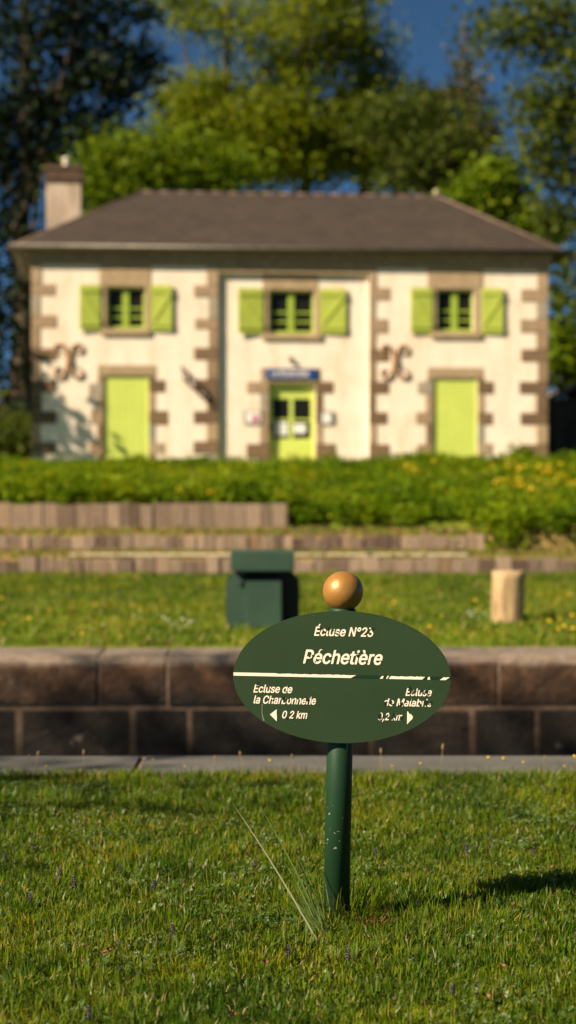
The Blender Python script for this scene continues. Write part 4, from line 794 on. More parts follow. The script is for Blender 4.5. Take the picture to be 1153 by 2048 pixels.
LINES = [
    ('Écluse N°23', 628.5, 749.5, 1272.3, 17.6, [(642, 1255, 3.2), (645, 1259, 2.4), (657, 1256, 6.5), (666, 1261, 3), (672, 1262, 2.5), (676, 1268.5, 2.6), (747, 1257, 5.5), (728, 1262, 2.2), (739, 1264, 2)]),
    ('Péchetière', 606.5, 768.8, 1327.8, 26.4, [(620, 1313, 3), (627, 1312, 3.5), (643, 1304, 3.6), (634, 1319, 2.4), (632, 1324, 2), (717, 1312, 4.2), (734, 1325, 3.2), (768, 1319, 3.6), (764, 1325.5, 3), (612, 1328, 1.8), (722, 1304, 2)]),
    ('Écluse de', 507, 587, 1385.6, 15.4, [(516, 1366, 6), (535, 1373, 2.5), (541, 1379, 1.6), (578, 1370, 5), (573, 1384, 2), (557, 1382, 1.6)]),
    ('la Charbonnerie', 507, 634.6, 1408, 15.4, [(548, 1401, 2.6), (545, 1396, 2), (567, 1396, 5), (571, 1401, 5.2), (578, 1396.5, 3.8), (588, 1397, 2.6), (597, 1397, 3.2), (606, 1397, 2), (616, 1400, 4.6), (634, 1401, 3), (624, 1394, 2)]),
    ('0,2 km', 563.6, 616.6, 1437, 14.4, [(575, 1438, 5), (613, 1429, 1.6)]),
    ('Écluse', 811.5, 866, 1392, 14.8, [(821, 1372.5, 6), (824, 1379.5, 3.6), (822, 1385, 2.6), (831, 1382.5, 2.6), (839, 1375.5, 3.6), (845, 1382, 2.8), (849, 1387, 2.2), (854, 1384, 3.6), (857, 1390, 2), (865, 1389.5, 2.2)]),
    ('de Malabrie', 767, 866.5, 1412.6, 14.4, [(770, 1409, 4.6), (774, 1405, 2.2), (782, 1405, 3.6), (787, 1411, 2.4), (804, 1408.5, 3.6), (800, 1412, 2.4), (812, 1404, 2.4), (820, 1399, 4), (831, 1398, 4), (842, 1411, 2.6), (853, 1406, 5.4), (864, 1404.5, 4.8), (866, 1411, 3)]),
    ('0,2 km', 755.5, 807, 1440.6, 14, [(758, 1431, 5.5), (761, 1436, 3), (770, 1436, 2.4), (775, 1434, 2), (786, 1430, 6), (785, 1437, 2.4), (806, 1437, 4.5), (796, 1431, 1.6)]),
]
for body, pa, pb, base, cap, spots in LINES:
    xa, za = loc(pa, base); xb, _ = loc(pb, base)
    me = text_mesh(body, xa, xb, loc((pa + pb) / 2, base)[1], cap * DP / F, .21)
    co = np.empty(len(me.vertices) * 3); me.vertices.foreach_get('co', co); co = co.reshape(-1, 3); co[:, 1] = yp - .0009; me.vertices.foreach_set('co', co.ravel())
    link('lettering', me, worn('flaking vinyl', spots), plate)
def flat(name, polys, y, mat):
    mb = MB()
    for poly in polys: mb.quad([(*[loc(px, py)[0]], y, loc(px, py)[1]) for px, py in poly])
    return mb.build(name, mat, plate)
def ye(px): return 1344.8 + (px - 467) * 9.3 / 435
x0e, x1e = 467.4, 901.6
flat('stripe_ghost', [[(x0e, ye(x0e)), (x1e, ye(x1e)), (x1e, ye(x1e) + 6.3), (x0e, ye(x0e) + 6.7)]], yp - .0006, M['oldvinyl'])
rj = random.Random(11)
def jag(xa, xb, rag, start_slope=0, end_slope=0):
    top = []; n = max(2, int((xb - xa) / 4))
    for i in range(n + 1):
        x_ = xa + (xb - xa) * i / n
        top.append((x_ + (rj.uniform(-1.2, 1.2) if 0 < i < n else 0), ye(x_) + (rj.uniform(0.2, 2.2) * rag)))
    return [(xa - start_slope, ye(xa) + 6.5)] + top + [(xb - end_slope, ye(xb) + 6.4)]
main = [(x0e, ye(x0e) + 6.6), (x0e, ye(x0e))]
x_ = 500.0
while x_ < 712:
    rag = 0.0 if x_ < 555 else .5 if x_ < 590 else 1.2 if x_ < 622 else .45
    main.append((x_ + rj.uniform(-1, 1), ye(x_) + rj.uniform(.0, 2.2) * rag)); x_ += rj.uniform(2.5, 5)
main += [(713, ye(713) + .3), (708, ye(708) + 3), (702, ye(702) + 6.4)]
for poly in (main, jag(764, 768, .6, 4, 2), jag(775.5, 779, .2, 3, 4), jag(782, 851, .75, 4, 6), jag(857, 860, .6, 2, -1), jag(888, 900, .7, 8, 8)):
    flat('stripe', [poly], yp - .0009, M['cream'])
flat('arrow', [[(540.2, 1429.2), (551, 1420.8), (554.4, 1418.9), (553.6, 1424), (554.2, 1434), (554, 1443)]], yp - .0009, M['cream'])
flat('arrow', [[(815, 1422.8), (816.6, 1423.3), (820, 1429), (822, 1428), (826.8, 1434), (824.2, 1440), (822, 1441), (814.7, 1449.2)]], yp - .0009, M['cream'])
flat('scratch', [[(524, 1408), (526, 1408.5), (525.2, 1424), (527.5, 1435), (530, 1441), (527, 1443), (525, 1436), (523.4, 1424)]], yp - .0006, mat_plain('pale scratch', (.13, .15, .11), .8, .8, 900))

# ------------------------------------------------------------------ grass
def blades(name, X, Y, Z, hmin, hmax, wmin, wmax, mats, weed=0.0, dry=0.0, lean=.75, label=None, seed=0):
    """one sheet of grass: every blade a bent tapering strip standing on the ground"""
    rg = np.random.default_rng(seed); n = len(X)
    h = rg.uniform(hmin, hmax, n) * (0.65 + 0.7 * vnoise(X * 2.6, Y * 2.6, seed + 1)); w = rg.uniform(wmin, wmax, n)
    is_weed = rg.random(n) < weed; is_dry = (~is_weed) & (rg.random(n) < dry)
    w = np.where(is_weed, w * rg.uniform(1.6, 2.8, n), w); h = np.where(is_weed, h * .85, h)
    flow = vnoise(X * 14, Y * 14, seed + 3) * 4 * np.pi + vnoise(X * 4, Y * 4, seed + 4) * 2 * np.pi      # blades of a tuft lean together
    az = np.where(rg.random(n) < .7, flow + rg.normal(0, .7, n), rg.uniform(0, 2 * np.pi, n)); ln = np.abs(rg.normal(0, lean, n)).clip(0, 1.35)
    h = h * (.6 + .8 * vnoise(X * 17, Y * 17, seed + 5)); ln = np.where(is_dry, ln + .4, ln)
    dx, dy = np.cos(az), np.sin(az); fa = az + np.pi / 2 + rg.normal(0, .5, n); sx, sy = np.cos(fa), np.sin(fa)
    s1, s2 = .5, 1.0
    a1 = ln * .5; a2 = ln * 1.25
    base = np.column_stack([X, Y, Z - .004])
    mid = base + np.column_stack([dx * np.sin(a1), dy * np.sin(a1), np.cos(a1)]) * (h * .55)[:, None]
    tip = mid + np.column_stack([dx * np.sin(a2), dy * np.sin(a2), np.cos(a2)]) * (h * .55)[:, None]
    side = np.column_stack([sx, sy, np.zeros(n)])
    wb = np.where(is_weed, .35, .85) * w; wm = np.where(is_weed, 1.15, .8) * w
    v = np.stack([base - side * wb[:, None] / 2, base + side * wb[:, None] / 2, mid + side * wm[:, None] / 2, mid - side * wm[:, None] / 2, tip], 1).reshape(-1, 3)
    i = np.arange(n)[:, None] * 5
    q = i + np.array([0, 1, 2, 3]); t_ = i + np.array([3, 2, 4])
    mi = np.where(is_weed, 1, np.where(is_dry, 2, 0))
    me = raw_mesh(name, v, q, t_, np.concatenate([mi, mi]))
    o = link(name, me, mats, kind='stuff'); tag(o, label, 'grass'); return o
def scatter(n, x0, x1, y0, y1): return rng.uniform(x0, x1, n), rng.uniform(y0, y1, n)
# front lawn: dense where it is close
def patchy(X, Y, s):
    return rng.random(len(X)) < .42 + .35 * vnoise(X * 3.1, Y * 3.1, s) + .75 * (vnoise(X * 15, Y * 15, s + 1) - .2)
Xs, Ys = [], []
for (y0, y1, dens, hw) in ((3.3, 4.6, 33000, 1.05), (4.6, 5.8, 25000, 1.25), (5.8, 7.24, 16000, 1.5)):
    n = int(dens * (y1 - y0) * 2 * hw); x, y = scatter(n, -hw, hw, y0, y1); Xs.append(x); Ys.append(y)
X, Y = np.concatenate(Xs), np.concatenate(Ys); k = patchy(X, Y, 3); X, Y = X[k], Y[k]
k = Y < NEAR_EDGE - .01 + .05 * (vnoise(X * 5, Y * 0, 9) - .35); X, Y = X[k], Y[k]
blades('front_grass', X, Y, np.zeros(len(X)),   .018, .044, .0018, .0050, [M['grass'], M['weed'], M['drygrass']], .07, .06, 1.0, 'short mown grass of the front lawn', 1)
def clover():
    rg = np.random.default_rng(77); n = 5200
    cx_ = rg.uniform(-1.5, 1.5, 70); cy2 = rg.uniform(3.4, 6.8, 70); i = rg.integers(0, 70, n)
    x = cx_[i] + rg.normal(0, .07, n); y = cy2[i] + rg.normal(0, .07, n)
    k = (y < NEAR_EDGE - .1) & (np.hypot(x - .13, y - 4.68) > .06); x, y = x[k], y[k]; m = len(x)
    c = np.column_stack([x, y, rg.uniform(.012, .032, m)]); v, q = [], []
    r = rg.uniform(.005, .0095, m); a0 = rg.uniform(0, 6.28, m); tl = rg.normal(0, .35, (m, 2))
    for j in range(3):
        a = a0 + j * 2.094; u = np.column_stack([np.cos(a), np.sin(a)]); w = np.column_stack([-np.sin(a), np.cos(a)])
        for du, dw in ((.05, 0), (.6, .55), (1.05, .32), (.95, 0), (1.05, -.32), (.6, -.55)):
            d2 = (u * du + w * dw) * r[:, None]; v.append(np.column_stack([c[:, 0] + d2[:, 0], c[:, 1] + d2[:, 1], c[:, 2] + (d2 * tl).sum(1) + .002 * abs(dw)]))
    V = np.stack(v, 1).reshape(-1, 3); b = np.arange(m)[:, None] * 18
    Q = np.concatenate([np.concatenate([b + np.array([6 * j, 6 * j + 1, 6 * j + 2, 6 * j + 3]), b + np.array([6 * j, 6 * j + 3, 6 * j + 4, 6 * j + 5])]) for j in range(3)])
    o = link('clover_leaves', raw_mesh('clover_leaves', V, Q), M['weed']); tag(o, 'low clover leaves scattered in patches through the front lawn', 'clover', kind='stuff')
clover()
n = 150000; x, y = scatter(n, -3.6, 3.6, 2.2, 7.22); k = (np.abs(x) > np.where(y < 4.6, 1.0, np.where(y < 5.8, 1.2, 1.45))) | (y < 3.3); x, y = x[k], y[k]
blades('outer_grass', x, y, np.zeros(len(x)), .018, .046, .002, .0055, [M['grass'], M['weed'], M['drygrass']], .07, .06, 1.0, 'mown grass to either side of the framed front lawn', 3)
n = 60000; x, y = scatter(n, -7, 7, 1.0, 7.22); k = (np.abs(x) > np.where(y < 4.6, 1.0, np.where(y < 5.8, 1.2, 1.45))) & (np.abs(x) > 3.5) | (y < 2.2); x, y = x[k], y[k]
blades('side_grass', x, y, np.zeros(len(x)), .03, .06, .005, .010, [M['grass'], M['weed'], M['drygrass']], .05, .05, .7, 'mown grass beside and below the framed front lawn', 2)
# longer grass hanging over the stone edging
n = 1500; x = rng.uniform(-1.7, 1.7, n); y = NEAR_EDGE - np.abs(rng.normal(0, .05, n)) + .02
blades('edge_grass', x, y, np.zeros(n), .02, .05, .002, .0045, [M['grass'], M['weed'], M['drygrass']], .04, .08, .6, 'longer grass along the grey stone edging', 4)
# far lawn
n = 100000; x, y = scatter(n, -8, 8, FAR_EDGE + .02, D1 - .02)
k = np.abs(x) < .30 * y + 1.2; x, y = x[k], y[k]
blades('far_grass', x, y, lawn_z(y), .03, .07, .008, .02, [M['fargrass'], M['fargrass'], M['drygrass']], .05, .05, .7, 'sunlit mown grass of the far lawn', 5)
n = 22000; x, y = scatter(n, -7, 7, D1 + .12, D3 - .02); k = ~((y > D2 - .02) & (y < D2 + .12) & (x < at(970, 0, D2).x)); x, y = x[k], y[k]
z = np.where((y > D2) , Z2 + (Z3b - Z2) * (y - D2) / (D3 - D2), Z1 + (Z2b - Z1) * (y - D1) / (D2 - D1))
z = np.where((y > D2) & (x > at(970, 0, D2).x), Z2b + (Z2 - Z2b) * np.clip((y - D2) / .1, 0, 1) + (Z3b - Z2) * (y - D2) / (D3 - D2), z)
blades('terrace_grass', x, y, z, .03, .07, .01, .022, [M['terracegrass'], M['fargrass'], M['drygrass']], .3, .25, .8, 'dry yellowed grass on the steps between the sleeper walls', 6)
n = 16000; x, y = scatter(n, -9, 11, 31, 42); k = (y < DL - .5 + x * .084) | (x > 6.3); x, y = x[k], y[k]
n = 26000; bx_, by_ = scatter(n, -9, 9.5, D3 + .2, 34.5); k = (by_ > D3 + .2) & (by_ < 34)
blades('bank_grass', bx_[k], by_[k], bank_z(bx_[k], by_[k]), .10, .32, .010, .022, [M['cover'], M['fargrass'], M['drygrass']], .25, .03, .35, 'long grass growing up through the bank plants', 15)
blades('plateau_grass', x, y, bank_z(x, y), .05, .16, .02, .04, [M['cover'], M['fargrass'], M['drygrass']], .4, .04, .7, 'green grass growing in front of the house and the dark fence', 8)

# leafy ground cover on the bank below the house
def cover(name, X, Y, Z, hgt, leaves, size, mats, flower=None, label='', seed=0, cat='plants'):
    rg = np.random.default_rng(seed); n = len(X)
    P = np.repeat(np.column_stack([X, Y, Z]), leaves, 0); H = np.repeat(hgt, leaves); m = len(P)
    t_ = rg.random(m) ** .7; P = P + np.column_stack([rg.normal(0, .09, m), rg.normal(0, .09, m), H * (.15 + .85 * t_)])
    s = rg.uniform(*size, m) * (1.1 - .4 * t_)
    return leafcards(name, P, s, mats, rg, None if flower is None else np.repeat(flower, leaves) & (t_ > .6) & (rg.random(m) < .55), tilt=.7), label
def leafcards(name, P, s, mats, rg, alt=None, tilt=1.0, parent=None):
    m = len(P)
    nrm = rg.normal(0, 1, (m, 3)); nrm[:, 2] = np.abs(nrm[:, 2]) + (1 - tilt) * 2; nrm /= np.linalg.norm(nrm, axis=1)[:, None]
    a = np.cross(nrm, rg.normal(0, 1, (m, 3))); a /= np.linalg.norm(a, axis=1)[:, None]; b = np.cross(nrm, a)
    L = a * s[:, None]; W = b * (s * rg.uniform(.3, .5, m))[:, None]; cup = nrm * (s * rg.uniform(.05, .25, m))[:, None]
    v = np.stack([P - L * .5, P + W * .9 + cup * .6 - L * .05, P + L * .6 - cup * .4, P - W * .9 + cup * .6 - L * .05], 1).reshape(-1, 3)
    i = np.arange(m)[:, None] * 4
    q1 = i + np.array([0, 1, 2]); q2 = i + np.array([0, 2, 3])
    me = raw_mesh(name, v, None, np.concatenate([q1, q2]), None if alt is None else np.tile(alt.astype(int), 2))
    return link(name, me, mats, parent)
n = 8600; x, y = scatter(n, -9, 9.5, D1 + .7, 34.5)
xw = at(577, 0, D3).x; x2 = at(972, 0, D2).x
ok = np.where(x < xw, y > D3 + .2, np.where(x < x2, y > D3 - .15 + .35 * vnoise(x * 1.3, y * 0, 4) - .1, y > D1 + .85 + .5 * vnoise(x * 1.7, y * 0, 5)))
ok &= (y < 33.2 + 1.2 * vnoise(x * .7, y * 0, 6)); x, y = x[ok], y[ok]
hgt = rng.uniform(.05, .22, len(x)) + np.where((x > 2.6) & (y < D3 + .3), .12, 0) + .27 * vnoise(x * 1.1, y * 1.1, 2) ** 1.5
yel = ((vnoise(x * .8 + 3, y * .8, 12) > .6) & (x > 1.6) & (rng.random(len(x)) < .28)) | (rng.random(len(x)) < .008)
o, lab = cover('bank_plants', x, y, bank_z(x, y), hgt, 34, (.05, .12), [M['cover'], M['yellow']], yel, 'dense green ground cover with yellow flowers on the bank below the house', 21)
tag(o, lab, 'plants', kind='stuff')

# ------------------------------------------------------------------ trees and shrubs
def tube_path(p0, p1, n, wob, rnd):
    p0, p1 = Vector(p0), Vector(p1); out = []
    for i in range(n + 1):
        t_ = i / n; p = p0.lerp(p1, t_); amp = wob * math.sin(math.pi * t_)
        out.append(p + Vector((rnd.uniform(-amp, amp), rnd.uniform(-amp, amp), 0)))
    return out
def tree(name, label, cat, d, base, top, r0, blobs, leafmat, nclump, per, leaf, bark=None, spread=.55, seed=0, thick=1.0, group=None, limbs=7, depth_scale=.8, zbase=HG, fork=None):
    """base/top: (photo x, y) of the trunk's foot and tip; blobs: (px, py, rx, ry, share) crown masses"""
    rnd = random.Random(seed); rg = np.random.default_rng(seed + 100)
    k = d / F
    foot = at(base[0], HY, d); foot.z = zbase
    tip = at(top[0], top[1], d)
    root = empty(name, foot, (0, 0, 0), label, cat, group)
    P = []; cl_all = []
    tot = sum(b_[4] for b_ in blobs)
    for px, py, rx, ry, share in blobs:
        c = at(px, py, d); nc = max(2, int(nclump * share / tot))
        for _ in range(nc):
            v_ = rg.normal(0, 1, 3); v_ /= np.linalg.norm(v_); rr_ = rg.random() ** .42 * (1.3 if rg.random() < .16 else 1.0)
            cl_all.append(np.array([c.x + v_[0] * rr_ * rx * k, c.y + v_[1] * rr_ * (rx + ry) / 2 * k * depth_scale + rg.normal(0, .2), c.z + v_[2] * rr_ * ry * k]))
    cl_all = np.array(cl_all)
    sz = rg.uniform(.4, 1.5, len(cl_all)) * spread
    cnt = (per * rg.uniform(.45, 1.5, len(cl_all)) * (sz / spread) ** 1.5).astype(int) + 3
    C = np.repeat(cl_all, cnt, 0); Sz = np.repeat(sz, cnt)
    P = C + rg.normal(0, 1, C.shape) * (Sz * .55)[:, None] * np.array([1, 1, .62])
    P -= np.array(foot)
    leafcards('crown', P, rg.uniform(leaf[0], leaf[1], len(P)), leafmat, rg, parent=root)
    mb = MB()
    path = tube_path((0, 0, -.2), tip - foot, 9, .12 * thick, rnd); n_ = len(path)
    mb.tube(path, [r0 * (1 - .8 * i / (n_ - 1)) * (1.25 if i == 0 else 1) for i in range(n_)], 10)
    targets = [cl_all[i] - np.array(foot) for i in rg.choice(len(cl_all), min(limbs * 3, len(cl_all)), replace=False)]
    for j, tg in enumerate(targets):
        tg = Vector(tg); s_ = rnd.uniform(.3, .85); i0 = max(1, min(n_ - 2, int(s_ * n_)))
        st_ = path[i0]
        if st_.z > tg.z - .1: 
            cand = [p for p in path[1:] if p.z < tg.z - .2]; st_ = cand[-1] if cand else path[1]
        pp = tube_path(st_, tg, 4, .18, rnd); mr = r0 * (.34 if j < limbs else .15)
        mb.tube(pp, [mr, mr * .8, mr * .6, mr * .42, mr * .25], 6, cap=False)
    mb.build('trunk', bark or M['bark'], root)
    return root
TG = 'trees standing behind the house'
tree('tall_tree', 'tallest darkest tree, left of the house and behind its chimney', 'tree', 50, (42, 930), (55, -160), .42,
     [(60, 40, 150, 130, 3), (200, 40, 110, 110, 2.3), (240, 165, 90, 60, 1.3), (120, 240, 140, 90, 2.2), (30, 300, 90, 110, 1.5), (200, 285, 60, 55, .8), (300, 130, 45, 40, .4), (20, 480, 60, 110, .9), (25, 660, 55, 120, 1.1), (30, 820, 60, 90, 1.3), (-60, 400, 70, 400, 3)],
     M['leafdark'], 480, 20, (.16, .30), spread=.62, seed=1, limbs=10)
tree('spreading_tree', 'olive crowned tree left of centre behind the roof, with a bare forked stem on top', 'tree', 57, (440, 930), (455, -60), .32,
     [(430, 30, 85, 60, .7), (380, 15, 55, 40, .4), (520, 60, 50, 60, .4), (470, 250, 150, 80, 2.2), (390, 240, 70, 70, 1), (430, 190, 70, 50, .6), (540, 260, 90, 70, 1.2), (520, 325, 130, 50, 1.5), (430, 300, 120, 60, 1.4), (350, 210, 45, 60, .5)],
     M['leafolive'], 380, 46, (.11, .21), spread=.78, seed=2)
tree('spreading_tree', 'tallest olive green tree at the centre behind the roof', 'tree', 59, (600, 930), (610, -120), .36,
     [(590, 60, 75, 110, 1.4), (560, 150, 70, 60, .9), (665, 20, 90, 85, 1.2), (600, -20, 110, 50, .8), (640, 240, 120, 60, 1.6), (680, 300, 110, 50, 1.3), (720, 50, 40, 60, .3), (560, 300, 80, 60, .8), (650, 325, 110, 38, 1.3), (730, 310, 70, 40, .7)],
     M['leafolive'], 380, 46, (.11, .21), spread=.78, seed=3)
tree('spreading_tree', 'thin crowned tree right of centre with sky showing through its branches', 'tree', 61, (740, 930), (720, 20), .26,
     [(720, 170, 85, 75, 1.1), (755, 120, 35, 60, .4), (680, 110, 60, 60, .6), (780, 220, 40, 60, .4), (730, 270, 70, 50, .8), (790, 300, 50, 60, .8)],
     M['leafolive'], 170, 44, (.11, .21), spread=.8, seed=4)
tree('broad_shrub', 'bright fresh green tree rising just behind the left end of the roof', 'tree', 48, (340, 930), (340, 300), .18,
     [(330, 345, 120, 50, 2), (230, 375, 65, 50, 1), (420, 350, 70, 40, 1), (210, 310, 50, 35, .4), (280, 300, 60, 40, .5), (190, 410, 30, 40, .4)],
     M['leaffresh'], 180, 56, (.10, .20), spread=.75, seed=5)
tree('ivy_tree', 'slim pointed brownish green tree standing against the sky, right of centre', 'tree', 60, (932, 930), (928, 40), .2,
     [(928, 120, 26, 60, .12), (930, 200, 40, 50, .55), (935, 270, 50, 50, 1), (925, 340, 70, 45, 1.3), (870, 220, 40, 40, .4), (840, 190, 25, 30, .15)],
     M['leafrust'], 170, 30, (.13, .24), spread=.5, seed=6)
tree('spreading_tree', 'dark green bushy tree behind the right end of the ridge', 'tree', 55, (850, 930), (850, 200), .24,
     [(840, 310, 65, 70, 1.3), (880, 280, 60, 70, 1), (900, 350, 70, 40, 1), (830, 220, 50, 50, .4), (800, 350, 40, 30, .5), (770, 240, 50, 50, .7), (960, 360, 50, 50, .8)],
     M['leafmid'], 190, 50, (.11, .21), spread=.75, seed=7)
tree('broad_shrub', 'fresh green bushy tree above the right slope of the roof', 'tree', 47, (1010, 930), (1000, 380), .15,
     [(960, 400, 70, 40, 1), (1040, 440, 55, 35, .8), (1000, 370, 60, 50, .5), (1085, 470, 35, 25, .3)],
     M['leaffresh'], 120, 46, (.13, .24), spread=.48, seed=8)
tree('overhanging_tree', 'loose open tree at the right edge with branches hanging into the sky', 'tree', 45, (1260, 930), (1240, -120), .34,
     [(1090, 40, 110, 60, 1.3), (1140, 130, 60, 60, .6), (1010, 70, 45, 40, .25), (1110, 225, 75, 50, .9), (1060, 205, 45, 30, .3), (1130, 330, 60, 80, .9), (1090, 300, 40, 60, .35), (1120, 440, 55, 60, .6), (1140, 560, 45, 90, .6), (1240, 250, 90, 300, 2.5)],
     M['leafmid'], 240, 29, (.13, .24), spread=.7, seed=9, limbs=9)
tree('broad_shrub', 'green shrub behind the dark fence beside the right corner of the house', 'shrub', 47.5, (1130, 930), (1130, 720), .10,
     [(1125, 735, 40, 50, 1), (1160, 700, 50, 60, 1), (1120, 640, 35, 50, .35), (1190, 760, 50, 60, .8)],
     M['leaffresh'], 90, 40, (.13, .24), spread=.45, seed=10)
tree('broad_shrub', 'dark low shrub at the left corner of the house', 'shrub', 41.5, (5, 930), (5, 800), .08,
     [(15, 880, 60, 45, 1), (-40, 850, 60, 70, 1), (40, 905, 40, 25, .5)],
     M['leafmid'], 90, 46, (.11, .2), spread=.4, seed=11)
tree('corner_shrub', 'small round green shrub at the foot of the right corner of the house', 'shrub', 36.5, (1042, 930), (1042, 915), .03,
     [(1042, 925, 34, 20, 1)], M['leaffresh'], 36, 40, (.07, .13), spread=.2, seed=12)
# trees standing left of the picture, whose shade falls across the house corner, the lock and the front lawn
tree('shade_tree', 'tree left of the house whose shade falls on its lower left corner', 'tree', 36.6, (-310, 930), (-300, 480), .16,
     [(-300, 540, 75, 90, 2), (-250, 520, 40, 50, .5), (-305, 730, 55, 110, 1.0), (-370, 540, 80, 80, 1)], M['leafmid'], 80, 26, (.14, .26), spread=.5, seed=13)
def shade_tree(x, y, zc, r, label, seed, ncl=80, per=30, loose=.3):
    rg = np.random.default_rng(seed); rnd = random.Random(seed)
    root = empty('shade_tree', (x, y, 0), (0, 0, 0), label, 'tree')
    v_ = rg.normal(0, 1, (ncl, 3)); v_ /= np.linalg.norm(v_, axis=1)[:, None]
    cl = v_ * (rg.random(ncl) ** .4)[:, None] * np.array(r) + np.array([0, 0, zc])
    P = np.repeat(cl, per, 0); P = P + rg.normal(0, loose, P.shape)
    leafcards('crown', P, rg.uniform(.13, .24, len(P)), M['leafmid'], rg, parent=root)
    mb = MB(); path = tube_path((0, 0, -.2), (.2, 0, zc + r[2] * .5), 7, .1, rnd)
    mb.tube(path, [.2 - .02 * i for i in range(8)], 10)
    for tg in cl[::8]: mb.tube(tube_path(path[4], Vector(tg), 4, .15, rnd), [.07, .055, .04, .03, .015], 6, cap=False)
    mb.build('trunk', M['bark'], root)
shade_tree(-12.9, 2.6, 10.0, (2.6, 2.6, 2.2), 'tree left of the lock whose dappled shade crosses the water and the far wall', 31, 80, 26)
shade_tree(-9.7, 1.3, 6.6, (1.2, .6, .7), 'smaller tree whose shade dapples the front lawn', 32, 24, 10, .42)

# ------------------------------------------------------------------ small plants and litter in the front lawn
def copy_tree(o, loc_, rz, sc, label, group):
    c = o.copy(); COL.objects.link(c); c.location = loc_; c.rotation_euler = (0, 0, rz); c.scale = (sc,) * 3
    for ch in o.children:
        k_ = ch.copy(); COL.objects.link(k_); k_.parent = c
    if label: c['label'] = label
    if group: c['group'] = group
    return c
def gpt(px, py, z=0.0):
    """point of the level lawn (height z) seen at a photo pixel"""
    d = (CAMH - z) * F / (py - HY); return Vector(((px - CX) * d / F, d, z))
# purple flower spikes
G = 'purple flower spikes in the front lawn'
rnd = random.Random(4)
spike = empty('flower_spike', (0, 0, 0), (0, 0, 0), 'small dark purple flower spike in the mown grass', 'flower', G)
mb = MB(); mb.tube([(0, 0, 0), (.002, 0, .045)], .0016, 6); mb.build('stem', M['stem'], spike)
mb = MB(); mb2 = MB()
for k in range(5):
    z = .032 + k * .007
    for j in range(6):
        a_ = j * math.pi / 3 + k * .5; r_ = .009 - k * .0012
        c = Vector((math.cos(a_), math.sin(a_), 0))
        for (m_, ln_, w_) in ((mb, r_ * 1.2, .005), (mb2, r_ * 1.5, .0025)):
            if m_ is mb2 and (j + k) % 2: continue
            s_ = Vector((-c.y, c.x, 0)) * w_; up = Vector((0, 0, .004 if m_ is mb else .006))
            p = Vector((0, 0, z)); m_.quad([p - s_ * .5, p + c * ln_ * .6 - s_ + up, p + c * ln_ + up * .4, p + c * ln_ * .6 + s_ + up])
mb.build('bracts', M['purpledark'], spike); mb2.build('petals', M['purple'], spike)
spots = [(148, 1775), (228, 1722), (240, 1737), (120, 1745), (308, 1777), (470, 1757), (510, 1727), (835, 1808), (935, 1703), (1068, 1708), (752, 1703), (578, 1910), (697, 1922), (955, 1984), (176, 2040), (8, 1708), (65, 1690), (345, 1870), (905, 1988), (60, 1800)]
for i, (px, py) in enumerate(spots):
    p = gpt(px, py + 22); copy_tree(spike, p, rnd.uniform(0, 6), rnd.uniform(.6, .9), None, G) if i else setattr(spike, 'location', p)
# dry leaves
G = 'curled dry leaves lying in the front lawn'
v = []; nx_, ny_ = 5, 5
for j in range(ny_):
    for i in range(nx_):
        s_, t_ = i / 4 - .5, j / 4; wv = math.sin(math.pi * min(1, t_ * 1.02 + .02)) * .011
        v.append((s_ * 2 * wv, (t_ - .5) * .032, .012 * (2 * s_) ** 2 + .008 * t_ * t_))
q = [(j * nx_ + i, j * nx_ + i + 1, (j + 1) * nx_ + i + 1, (j + 1) * nx_ + i) for j in range(4) for i in range(4)]
me = bpy.data.meshes.new('dry_leaf'); me.from_pydata(v, [], q); me.materials.append(M['dryleaf'])
leafspots = [(505, 1743), (218, 1896), (360, 1807), (515, 1874), (212, 1902), (168, 1886), (163, 1916), (815, 1660), (968, 1704), (818, 1752), (897, 1750), (1028, 1805), (733, 1868), (832, 1861), (1022, 1886), (1010, 1930), (980, 1992), (790, 1992), (140, 1980), (88, 1838), (420, 1876), (52, 1860), (532, 1920), (700, 1990), (300, 1960), (1105, 1730), (1060, 1670), (470, 2022)]
for i, (px, py) in enumerate(leafspots):
    o = bpy.data.objects.new('dry_leaf', me); COL.objects.link(o); o.location = gpt(px, py + 8, .028); sc = rnd.uniform(.3, .6); o.scale = (sc,) * 3
    o.rotation_euler = (rnd.uniform(-.7, .7), rnd.uniform(-.7, .7), rnd.uniform(0, 6)); tag(o, 'small curled orange brown dry leaf in the mown grass', 'leaf', G)
# yellow flowers on thin stems by the stone edging
def yellow(name, p, h, sc, label, group, first={}):
    if 'o' not in first:
        r_ = empty(name, (0, 0, 0), (0, 0, 0), label, 'flower', group)
        mb = MB(); mb.tube([(0, 0, 0), (.004, .002, .6), (.002, 0, 1)], [.012, .011, .009], 6); s = mb.build('stem', M['stem'], r_)
        mb = MB(); mb.lathe([(.02, -.06), (.06, 0), (.095, .04), (.07, .06), (.02, .07)], 12, (0.002, 0, 1.0)); mb.build('flower_head', M['yellow'], r_)
        first['o'] = r_
        r_.location = p; r_.scale = (h,) * 3; return r_
    return copy_tree(first['o'], p, rnd.uniform(0, 6), h, label, group)
G = 'yellow flowers standing along the stone edging'
for px, py, h in ((370, 1538, .06), (842, 1528, .07), (978, 1516, .085), (1008, 1518, .08), (1048, 1526, .075), (1130, 1540, .05), (1151, 1514, .085), (785, 1562, .05), (92, 1575, .04), (540, 1522, .075)):
    d = 7.12; z = at(px, py, d).z; p = at(px, py, d); p.z = 0
    h2 = max(.05, z); yellow('yellow_flower', p, h2, 1, 'small yellow flower on a thin stem before the grey stone edging', G)
